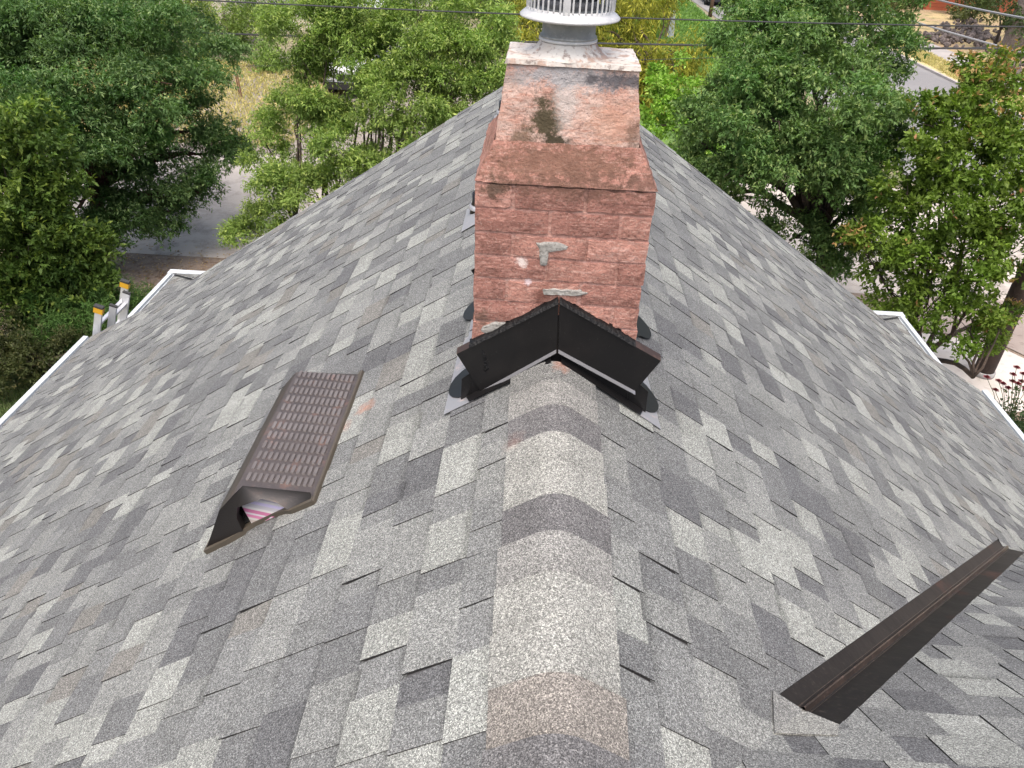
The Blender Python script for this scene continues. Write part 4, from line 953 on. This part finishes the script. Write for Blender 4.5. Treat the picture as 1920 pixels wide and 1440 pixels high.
# background bushes, each its own thing
BG = [('leafy_shrub', 'yellow green shrub under the cable left of the feathery tree', [(345, 40, 33, 1.3), (330, 100, 31, 1.1), (370, 150, 30, .9), (300, 20, 35, 1.4), (360, 190, 28.5, .7)], (.14, .19, .04), (.20, .25, .06)),
      ('leafy_shrub', 'taller shrub with pale leaves on dark gaps at the fence corner', [(420, 20, 38, 1.4), (450, 60, 37, 1.2), (430, 110, 35, 1.0), (400, 70, 36, 1.1), (440, 150, 33, .8)], (.09, .15, .035), (.17, .22, .05)),
      ('vine_thicket', 'dark green thicket hanging over the wire fence', [(490, 60, 42, 1.5), (520, 110, 39, 1.2), (480, 130, 37, 1.0), (540, 90, 41, 1.2), (500, 20, 46, 1.6)], (.055, .10, .028), (.10, .15, .04)),
      ('young_sapling', 'small fresh green sapling at the edge of the dry grass', [(515, 95, 33.5, .45), (510, 115, 33, .55), (530, 130, 33, .6), (505, 135, 32.5, .5)], (.13, .21, .05), (.20, .28, .07)),
      ('far_tree', 'tree at the top edge above the feathery tree', [(640, 0, 50, 2.2), (720, -10, 52, 2.4), (600, 5, 48, 1.6)], (.10, .13, .05), (.16, .18, .07)),
      ('far_tree', 'dark tree at the top edge left of the flue cap', [(830, -15, 55, 2.0), (900, 10, 50, 1.8), (950, 0, 50, 2.0), (960, 45, 42, 1.4), (975, 20, 44, 1.5)], (.055, .09, .03), (.12, .15, .045)),
      ('far_tree', 'olive tree behind the golden cypress at the top edge', [(1170, -10, 46, 1.6), (1235, -5, 44, 1.4), (1100, 0, 48, 1.6), (1060, -10, 50, 1.8)], (.07, .10, .03), (.17, .17, .04)),
      ('far_tree', 'tall conifer crown at the top left corner beyond the dark tree', [(20, -20, 32, 2.6), (150, -30, 34, 2.6), (-60, 60, 28, 2.4)], (.06, .10, .04), (.10, .14, .06)),
      ('far_tree', 'dark evergreen beside the large grey trunk at the top right corner', [(1900, 10, 47, 1.3), (1930, 50, 45, 1.0), (1850, -20, 52, 1.6)], (.05, .08, .03), (.09, .12, .045)),
      ('far_shrub', 'olive shrub in front of the red house', [(1665, 10, 62, 1.3), (1640, 15, 60, 1.2), (1690, 0, 64, 1.2)], (.10, .11, .045), (.15, .15, .06)),
      ('far_shrub', 'dark shrub at the right side of the red house', [(1815, 15, 58, .9), (1835, 25, 56, .8), (1800, 0, 61, .9)], (.06, .08, .03), (.12, .13, .05))]
for i, (nm, lb, lob, c1, c2) in enumerate(BG):
    w = np.mean([at_y(*q[:3]) for q in lob], 0)
    sc_ = max(.12, .0034*w[1])
    tree(nm, lb, 'tree' if 'tree' in nm else 'shrub', (w[0], w[1], GZ), max(w[2]-1.2, GZ+.4), lob,
         dict(col=c1, alt=c2, altmix=.35, tip=tuple(min(1, x*1.4) for x in c2), tipf=.3, clumps=9, twigs=20, leaves=8, csize=.5, twiglen=.26, L=sc_*1.15, asp=.42, droop=.3, cflat=.6), 300+i*7, .10)

# roses
rose = thing('rose_bush', (8.0, 10.25, GZ), 'rose bush with dark red blooms beside the pale slab', 'rose bush')
m_stem = mat('green_stem', (.05, .07, .025), .7)
rl = [(at_y(px, py, yv), R, 0) for px, py, yv, R in ((1885, 790, 10.4, .35), (1915, 770, 10.4, .35), (1900, 830, 10.1, .4), (1930, 820, 10.1, .4), (1870, 765, 10.5, .2))]
B, D, N_, L_, W_, T_ = crown_leaves(rl, dict(col=(.03, .055, .022), alt=(.05, .08, .03), altmix=.4, tip=(.09, .07, .03), tipf=.2, clumps=60, twigs=9, leaves=8, csize=.15, twiglen=.1, L=.055, asp=.6, droop=.1), 61)
leaf_object('foliage', B, D, N_, L_, W_, T_, rose, LEAF)
m_pet = mat('rose_petal', (.13, .008, .016), .6, vary=((40, .45, .6, (.11, .004, .010)),))
for k, (px, py) in enumerate(((1906, 690), (1918, 702), (1915, 716), (1908, 720), (1872, 715), (1866, 732), (1898, 716), (1890, 728), (1850, 708), (1899, 703), (1922, 730), (1880, 720))):
    c = at_y(px, py, 10.45+.05*(k % 3)); sb = MB()
    foot = at_y(1885+(px-1885)*.4, 780, 10.4)
    limb(sb, foot, c, .006, .004, 800+k, 4, .05, 5); sb.build('stem', m_stem, rose)
    pb = MB(); r = np.random.default_rng(900+k)
    for ring, (rad, n_, ti) in enumerate(((.014, 4, .2), (.027, 6, .7), (.036, 7, 1.2))):
        for j in range(n_):
            a = 2*math.pi*j/n_+ring; dx = np.array([math.cos(a), math.sin(a), 0]); tx = np.array([-math.sin(a), math.cos(a), 0])
            o_ = c+dx*rad*.4; top = c+dx*(rad*ti+.008)+np.array([0, 0, .035-.012*ring])
            pb.add([o_-tx*.008, o_+tx*.008, top+tx*.018, top+dx*.006+np.array([0, 0, .006]), top-tx*.018], [(0, 1, 2, 3, 4)])
    pb.build('bloom', m_pet, rose, True)

# ------------------------------------------------------------------ utility pole on the slab
up = thing('utility_pole', (8.3, 12.15, GZ), 'round dark brown pole with a grey collar standing on the pale slab', 'pole')
m_pole = mat('creosote_wood', (.045, .030, .025), .85, bump=(25, .7, .02), vary=((6, .45, .65, (.07, .045, .036)),))
MB().tube([(8.3, 12.15, GZ+.03), (8.3, 12.15, GZ+3), (8.3, 12.15, 2.4)], [.17, .16, .12], 20).build('shaft', m_pole, up, True)
MB().lathe([(.172, .0), (.196, .0), (.200, .03), (.200, .08), (.188, .095), (.170, .097)], (8.3, 12.15, GZ+.034), 28).build('collar', mat('grey_collar', (.30, .29, .285), .7), up, True)

# ------------------------------------------------------------------ overhead cables (straight spans with a little sag)
m_cab = mat('black_cable', (.02, .02, .022), .55); m_cabg = mat('grey_cable', (.24, .24, .25), .55)
def cable(label, a, b, r, m, sag=.15, n=24):
    P = []
    for i in range(n+1):
        t = i/n; p = a+(b-a)*t; P.append(p-np.array([0, 0, 4*sag*t*(1-t)]))
    bld = MB().tube(P, r, 6); o = bld.build('overhead_cable', m); tag(o, label, 'cable', 'overhead cables across the top of the view')
def ext(a, b, t0, t1): return a+(b-a)*t0, a+(b-a)*t1
a, b = at_y(700, 0, 10.9), at_y(1900, 36, 10.9); cable('thin black cable running across the rounded tree, topmost', *ext(a, b, -.6, 1.5), .009, m_cab, .12)
a, b = at_y(330, 45, 20.5), at_y(1900, 75, 19.5); cable('heavier black cable passing behind the flue pipe', *ext(a, b, -.5, 1.5), .022, m_cab, .25)
a, b = at_y(1185, 101, 20.5), at_y(1800, 82, 21); cable('very thin cable just below the heavy one', *ext(a, b, -1.2, 1.6), .007, m_cab, .15)
a, b = at_y(1660, 18, 27), at_y(1920, 93, 22); cable('grey cable slanting down behind the red tips', *ext(a, b, -.4, 1.4), .024, m_cabg, .1)
a, b = at_y(1780, 0, 19), at_y(1920, 31, 15); cable('pale grey service cable in the top right corner', *ext(a, b, -.9, 1.3), .020, m_cabg, .05)

# ------------------------------------------------------------------ far things: rocks, trunk, red house, cars, posts, fence
m_rock = mat('dark_basalt', (.085, .07, .065), .9, bump=(14, .9, .05), vary=((3, .4, .62, (.15, .12, .11)), (9, .52, .66, (.05, .042, .04))))
rk = thing('rock_pile', (24.2, 47.5, GZ+.1), 'heap of dark broken rocks spilling down the dry slope', 'rock pile')
rmeshes = []
for k in range(7):
    bm = bmesh.new(); bmesh.ops.create_icosphere(bm, subdivisions=1, radius=.5)
    for v in bm.verts: v.co = v.co*(1+.28*mnoise.noise(v.co*2.3+Vector((k*7, 0, 0)))); v.co.z *= .72
    me = bpy.data.meshes.new('rock'); bm.to_mesh(me); bm.free(); me.materials.append(m_rock); rmeshes.append(me)
r = np.random.default_rng(44)
ROCKPX = [(1795, 58, 26, 11), (1770, 72, 30, 9), (1830, 78, 34, 12), (1815, 45, 14, 7), (1850, 65, 16, 8), (1905, 140, 16, 10), (1890, 125, 12, 6)]
nR = 0
for (px, py, sx, sy) in ROCKPX:
    for k in range(int(sx*1.9)):
        w = at_z(px+r.normal(0, sx), py+r.normal(0, sy*.7), GZ+.12)
        o = bpy.data.objects.new('rock', rmeshes[r.integers(7)]); COL.objects.link(o); o.parent = rk
        s_ = r.uniform(.16, .36)*(.85 if sx < 20 else 1.1); o.location = Vector(w+np.array([0, 0, s_*.2+r.uniform(0, .12)]))-rk.location
        o.scale = (s_*1.2, s_, s_); o.rotation_euler = tuple(r.uniform(0, 6, 3)); nR += 1
tt = thing('conifer_tree', (25.3, 45.6, GZ+.1), 'thick grey conifer trunk at the top right corner', 'tree')
m_gb = mat('grey_bark', (.15, .12, .105), .95, bump=(9, .9, .06), vary=((5, .45, .62, (.20, .165, .145)), (16, .52, .66, (.085, .065, .055))))
MB().tube([(25.3, 45.6, GZ), (25.25, 45.6, GZ+.8), (25.2, 45.6, GZ+4), (25.2, 45.7, GZ+12)], [.85, .62, .52, .3], 14).build('trunk', m_gb, tt, True)
B, D, N_, L_, W_, T_ = crown_leaves([(np.array([25.2+a, 45.6+b_, GZ+z]), R, 0) for a, b_, z, R in ((0, 0, 9, 2.4), (1, .5, 7, 2), (-.8, 0, 11, 2), (1.9, -.5, 5.2, 1.1))],
    dict(col=(.05, .085, .032), alt=(.08, .11, .045), altmix=.3, clumps=6, twigs=20, leaves=8, csize=.6, twiglen=.3, L=.2, asp=.2, droop=.5), 71)
leaf_object('crown', B, D, N_, L_, W_, T_, tt, NEEDLE)

rh = thing('red_house', (31, 66, GZ+.1), 'red timber house at the top right edge', 'house')
m_red = mat('red_boards', (.40, .105, .05), .8, bump=(8, .3, .03), vary=((1.5, .45, .65, (.33, .085, .04)),)); m_dk = mat('dark_opening', (.02, .02, .022), .4)
c0 = at_z(1735, 18, GZ+.1); c1 = at_z(1690, 2, GZ+.1)
hx, hy = c0[0], c0[1]
for k in range(14):
    MB().box((hx, hy-.03, GZ+.1+k*.22), (hx+4.4, hy+.05, GZ+.1+k*.22+.205)).build('board', m_red, rh)
    MB().box((hx-.03, hy+.06, GZ+.1+k*.22), (hx+.05, hy+9, GZ+.1+k*.22+.205)).build('board', m_red, rh)
MB().box((hx+.06, hy+.06, GZ), (hx+12, hy+9, GZ+3.2)).build('wall', mat('red_wall', (.26, .07, .035), .8), rh)
for k in range(12):
    MB().box((hx+5.6, hy+1.5-.03, GZ+.1+k*.22), (hx+11, hy+1.55, GZ+.1+k*.22+.205)).build('board', m_red, rh)
MB().box((hx+4.42, hy-.05, GZ), (hx+4.62, hy+.15, GZ+3.3)).build('corner_post', m_red, rh)
MB().prism([(hx-.5, hy-.6, GZ+3.2), (hx+12.5, hy-.6, GZ+3.2), (hx+12.5, hy+4.5, GZ+5.4), (hx-.5, hy+4.5, GZ+5.4)], (0, 0, .12)).build('roof', mat('brown_roof', (.10, .08, .07), .9), rh)
MB().prism([(hx-.5, hy+4.5, GZ+5.4), (hx+12.5, hy+4.5, GZ+5.4), (hx+12.5, hy+9.6, GZ+3.2), (hx-.5, hy+9.6, GZ+3.2)], (0, 0, .12)).build('roof', MATS['brown_roof'], rh)
MB().box((hx+1.4, hy-.06, GZ+1.1), (hx+2.8, hy-.035, GZ+2.4)).build('window', m_dk, rh)

m_tyre = mat('tyre', (.018, .018, .018), .8); m_rim = mat('wheel_rim', (.35, .35, .36), .35, .7); m_glass = mat('car_glass', (.015, .02, .022), .08, 0, .8)
def wheel(par, c, r, w, ax):
    b = MB(); prof_ = [(r*.62, -w/2), (r*.95, -w/2), (r, -w*.35), (r, w*.35), (r*.95, w/2), (r*.62, w/2)]
    n = 24; V = []
    for (rr_, h) in prof_:
        for k in range(n):
            th = 2*math.pi*k/n
            V.append((c[0]+(h if ax == 'x' else rr_*math.cos(th)), c[1]+(rr_*math.cos(th) if ax == 'x' else h), c[2]+rr_*math.sin(th)))
    b.add(V, [(i*n+k, i*n+(k+1) % n, (i+1)*n+(k+1) % n, (i+1)*n+k) for i in range(5) for k in range(n)])
    w_ = b.build('wheel', m_tyre, par, True)
    q = MB(); V = []
    for h, rr_ in ((-w*.42, r*.1), (-w*.36, r*.63), (w*.36, r*.63), (w*.42, r*.1)):
        for k in range(n):
            th = 2*math.pi*k/n; V.append((c[0]+(h if ax == 'x' else rr_*math.cos(th)), c[1]+(rr_*math.cos(th) if ax == 'x' else h), c[2]+rr_*math.sin(th)))
    q.add(V, [(i*n+k, i*n+(k+1) % n, (i+1)*n+(k+1) % n, (i+1)*n+k) for i in range(3) for k in range(n)]+[tuple(range(n)), tuple(range(3*n, 4*n))]); q.build('rim', m_rim, w_)
# dark suv seen nose on
sx, sy, sz = at_z(1350, 13, GZ+.03)[0], at_z(1350, 13, GZ+.03)[1], GZ+.028
suv = thing('parked_car', (sx, sy+2.2, sz), 'dark blue car parked nose on at the top edge by the wooden post', 'car')
m_blue = mat('dark_blue_paint', (.012, .015, .026), .2, .2, coat=1)
def loft(secs, name, m, par, smooth=True):
    b = MB(); n = len(secs[0])
    for s in secs: b.add(s, [])
    b.f += [(i*n+k, i*n+(k+1) % n, (i+1)*n+(k+1) % n, (i+1)*n+k) for i in range(len(secs)-1) for k in range(n)]+[tuple(range(n-1, -1, -1)), tuple(range((len(secs)-1)*n, len(secs)*n))]
    return b.build(name, m, par, smooth)
def sec(yv, hw, z0, z1, tw): return [(sx-hw*.92, yv, sz+z0), (sx+hw*.92, yv, sz+z0), (sx+hw, yv, sz+z0+.25), (sx+hw, yv, sz+z1-.15), (sx+hw*tw, yv, sz+z1), (sx-hw*tw, yv, sz+z1), (sx-hw, yv, sz+z1-.15), (sx-hw, yv, sz+z0+.25)]
bevel(loft([sec(sy, .74, .32, .80, .9), sec(sy+.12, .86, .24, .92, .9), sec(sy+.5, .92, .22, 1.0, .88), sec(sy+1.25, .93, .22, 1.08, .86), sec(sy+4.2, .93, .22, 1.1, .86), sec(sy+4.5, .85, .3, 1.0, .86)], 'body', m_blue, suv, False), .05, 2)
bevel(loft([sec(sy+1.15, .84, 1.02, 1.10, .9), sec(sy+1.9, .80, 1.02, 1.62, .85), sec(sy+3.6, .79, 1.02, 1.66, .85), sec(sy+4.3, .78, 1.02, 1.12, .9)], 'cabin', m_glass, suv, False), .04, 2)
MB().box((sx-.62, sy+1.95, sz+1.63), (sx+.62, sy+3.6, sz+1.69)).build('roof', m_blue, suv)
for s in (-1, 1):
    bevel(MB().box((sx+s*.62-.17, sy-.005, sz+.66), (sx+s*.62+.17, sy+.14, sz+.80)).build('headlight', mat('headlight_glass', (.62, .64, .68), .1, .3), suv), .02)
    for yw in (.85, 3.6): wheel(suv, (sx+s*.84, sy+yw, sz+.34), .34, .22, 'x')
MB().box((sx-.42, sy-.012, sz+.62), (sx+.42, sy+.05, sz+.66)).build('grille_bar', mat('chrome', (.7, .7, .72), .15, 1), suv)
MB().box((sx-.45, sy-.008, sz+.44), (sx+.45, sy+.05, sz+.60)).build('grille', m_dk, suv)
MB().box((sx-.16, sy-.02, sz+.47), (sx+.16, sy+.01, sz+.60)).build('number_plate', mat('plate', (.40, .43, .50), .4), suv)
# wooden post
wp = at_z(1331, 31, GZ+.02)
post = MB().tube([(wp[0], wp[1], GZ), (wp[0], wp[1], GZ+2.6)], [.13, .12], 10).build('wooden_post', mat('brown_post', (.13, .075, .05), .85, bump=(12, .6, .02)), None, True)
tag(post, 'short brown wooden post on the lawn in front of the dark blue car', 'post')
# white box truck behind the feathery tree
tx, ty, tz = at_z(660, 188, GZ)[0], at_z(660, 188, GZ)[1], GZ+.016
tr = thing('box_truck', (tx, ty+3, tz), 'white box truck with an orange stripe half hidden behind the feathery tree', 'truck')
m_tw = mat('truck_white', (.55, .56, .57), .35, coat=.4); m_or = mat('truck_orange', (.62, .12, .02), .4)
X = lambda a: tx+a
def tsec(yv, hw, z0, z1, tw): return [(X(-hw), yv, tz+z0), (X(hw), yv, tz+z0), (X(hw), yv, tz+z1-.1), (X(hw*tw), yv, tz+z1), (X(-hw*tw), yv, tz+z1), (X(-hw), yv, tz+z1-.1)]
bevel(loft([tsec(ty, .92, .42, .98, .92), tsec(ty+.15, .98, .36, 1.10, .92), tsec(ty+1.0, .99, .36, 1.28, .94), tsec(ty+2.2, .99, .36, 1.34, .94)], 'cab_body', m_tw, tr, False), .05)
bevel(loft([tsec(ty+.9, .92, 1.2, 1.36, .9), tsec(ty+1.55, .90, 1.2, 2.05, .86), tsec(ty+2.2, .90, 1.2, 2.1, .86)], 'windscreen', m_glass, tr, False), .04)
MB().box((X(-.86), ty+1.5, tz+2.03), (X(.86), ty+2.25, tz+2.12)).build('cab_roof', m_tw, tr)
bevel(MB().box((X(-1.12), ty+2.3, tz+.75), (X(1.12), ty+6.5, tz+3.0)).build('cargo_box', m_tw, tr), .05)
bevel(MB().box((X(-1.08), ty+1.2, tz+2.2), (X(1.08), ty+2.32, tz+2.95)).build('cab_overhang', m_tw, tr), .12, 3)
MB().box((X(-1.14), ty+1.6, tz+2.22), (X(1.14), ty+6.4, tz+2.42)).build('orange_stripe', m_or, tr)
MB().box((X(-.97), ty-.06, tz+.35), (X(.97), ty+.1, tz+.60)).build('bumper', m_dk, tr)
MB().box((X(-.5), ty-.02, tz+.64), (X(.5), ty+.05, tz+.88)).build('grille', m_dk, tr)
for s in (-1, 1):
    MB().box((X(s*.72)-.16, ty-.03, tz+.66), (X(s*.72)+.16, ty+.08, tz+.86)).build('headlight', MATS['headlight_glass'], tr)
    for yw in (.85, 5.3): wheel(tr, (X(s*.88), ty+yw, tz+.38), .38, .24, 'x')
# two thin stakes in the dry grass
for k, (px, py, h) in enumerate(((450, 183, 1.0), (454, 186, .9))):
    w = at_z(px, py, GZ); o = MB().tube([(w[0], w[1], GZ), (w[0]-.05, w[1], GZ+h)], .025, 6).build('garden_stake', mat('rusty_stake', (.18, .09, .055), .85))
    tag(o, 'thin rusty stake in the dry grass, %s of the pair' % ('left' if k == 0 else 'right'), 'stake', 'stakes in the dry grass')
# white panel by the cypress and a white pole
w = at_z(1252, 72, GZ)
pn = thing('garden_sign', (w[0], w[1], GZ), 'narrow white wedge shaped sign with a wooden edge beside the golden cypress', 'sign')
MB().prism([(w[0]-.10, w[1], GZ), (w[0]+.32, w[1], GZ), (w[0]+.20, w[1], GZ+1.5), (w[0]+.10, w[1], GZ+1.5)], (0, .05, 0)).build('board', m_white, pn)
MB().prism([(w[0]-.24, w[1]-.03, GZ), (w[0]-.11, w[1]-.03, GZ), (w[0]+.09, w[1]-.03, GZ+1.55), (w[0]+.02, w[1]-.03, GZ+1.55)], (0, .09, 0)).build('wood_edge', mat('grey_wood', (.16, .12, .09), .85), pn)
w = at_z(716, 25, GZ); o = MB().tube([(w[0], w[1], GZ), (w[0], w[1], GZ+3.4)], .10, 10).build('white_pole', m_white, None, True); tag(o, 'white pole at the top edge behind the feathery tree', 'pole')
# wire fence
fc = at_z(541, 60, GZ); fence = thing('wire_fence', (fc[0], fc[1], GZ), 'wire mesh fence with silver posts and top rail at the top edge', 'fence')
m_fp = mat('fence_steel', (.45, .46, .47), .4, .6); FH = 1.6
dirs_ = [np.array([-1., .12, 0]), np.array([.80, .60, 0])]
for di, d in enumerate(dirs_):
    for k in range(0 if di == 0 else 1, 5):
        q = fc*np.array([1, 1, 0])+d*2.2*k+np.array([0, 0, GZ]); MB().tube([q, q+np.array([0, 0, FH+.05])], .032, 8).build('post', m_fp, fence)
    a = fc*np.array([1, 1, 0])+np.array([0, 0, GZ+FH]); MB().tube([a, a+d*9], .022, 6).build('top_rail', m_fp, fence)
    wm = MB(); step = .16
    for k in range(int(9/step)+10):
        for sg in (1, -1):
            x0 = k*step-(FH if sg > 0 else 0); P0 = (x0, 0); P1 = (x0+FH, FH)
            if sg < 0: P0, P1 = (x0, FH), (x0+FH, 0)
            a0, a1 = max(0, P0[0]), min(9, P1[0])
            if a1 <= a0: continue
            f_ = lambda s_: P0[1]+(P1[1]-P0[1])*(s_-P0[0])/(P1[0]-P0[0])
            b0 = fc*np.array([1, 1, 0])+d*a0+np.array([0, 0, GZ+f_(a0)]); b1 = fc*np.array([1, 1, 0])+d*a1+np.array([0, 0, GZ+f_(a1)])
            wm.tube([b0, b1], .005, 3, False)
    tag(wm.build('wire_mesh', m_fp, fence), kind='stuff')

# ------------------------------------------------------------------ grass and litter
def blades(name, label, n, area, z, L, W, c1, c2, seed, lean=.5, excl=None):
    r = np.random.default_rng(seed); x0, x1, y0, y1 = area
    B = np.stack([r.uniform(x0, x1, n), r.uniform(y0, y1, n), np.full(n, z)], 1)
    D = unit(np.stack([r.normal(0, lean, n), r.normal(0, lean, n), np.ones(n)], 1)); N_ = unit(r.normal(size=(n, 3))+np.array([0, -.5, .3]))
    t = r.random((n, 1)); T = (np.array(c1)*(1-t)+np.array(c2)*t)*r.normal(1, .15, (n, 1)).clip(.5, 1.5)
    e = bpy.data.objects.new('tmp', None); e.location = (0, 0, 0)
    o = leaf_object(name, B, D, N_, L*r.uniform(.6, 1.3, n), W*r.uniform(.7, 1.3, n), T, e, NEEDLE)
    loc = o.location.copy(); o.parent = None; o.location = loc; bpy.data.objects.remove(e)
    return tag(o, label, 'grass', kind='stuff')
blades('dry_grass', 'straw coloured dry grass left of the feathery tree', 26000, (-20, -7.5, 22.8, 34), GZ, .22, .03, (.50, .40, .18), (.30, .30, .10), 5, .9)
blades('lawn_grass', 'green lawn grass behind the golden cypress', 26000, (1.5, 10.2, 34, 62), GZ+.01, .16, .05, (.08, .17, .03), (.16, .27, .05), 6, .6)
blades('verge_grass', 'straw coloured grass on the verge beside the street', 9000, (19.1, 20.5, 30, 48), GZ+.1, .14, .04, (.52, .42, .20), (.36, .34, .12), 7, .9)
blades('front_grass', 'dark grass below the left gutter', 16000, (-11, -6, 7.5, 10.9), GZ, .10, .012, (.04, .075, .02), (.08, .11, .03), 8, .6)
r = np.random.default_rng(12); n = 5000
B = np.stack([r.uniform(-12, 0, n), 11.5+4.5*r.beta(1.6, 2.0, n), np.full(n, GZ+.014)], 1); D = unit(np.stack([r.normal(size=n), r.normal(size=n), np.abs(r.normal(0, .15, n))], 1))
tc = np.array([(.30, .20, .11), (.42, .33, .22), (.18, .10, .06), (.36, .24, .10)])[r.integers(4, size=n)]
e = bpy.data.objects.new('tmp', None)
o = leaf_object('leaf_litter', B, D, unit(np.array([0, 0, 1.])+r.normal(0, .25, (n, 3))), r.uniform(.03, .07, n), r.uniform(.02, .045, n), tc, e, NEEDLE)
loc = o.location.copy(); o.parent = None; o.location = loc; bpy.data.objects.remove(e); tag(o, 'scattered dry leaves on the bare soil by the road', 'leaves', kind='stuff')
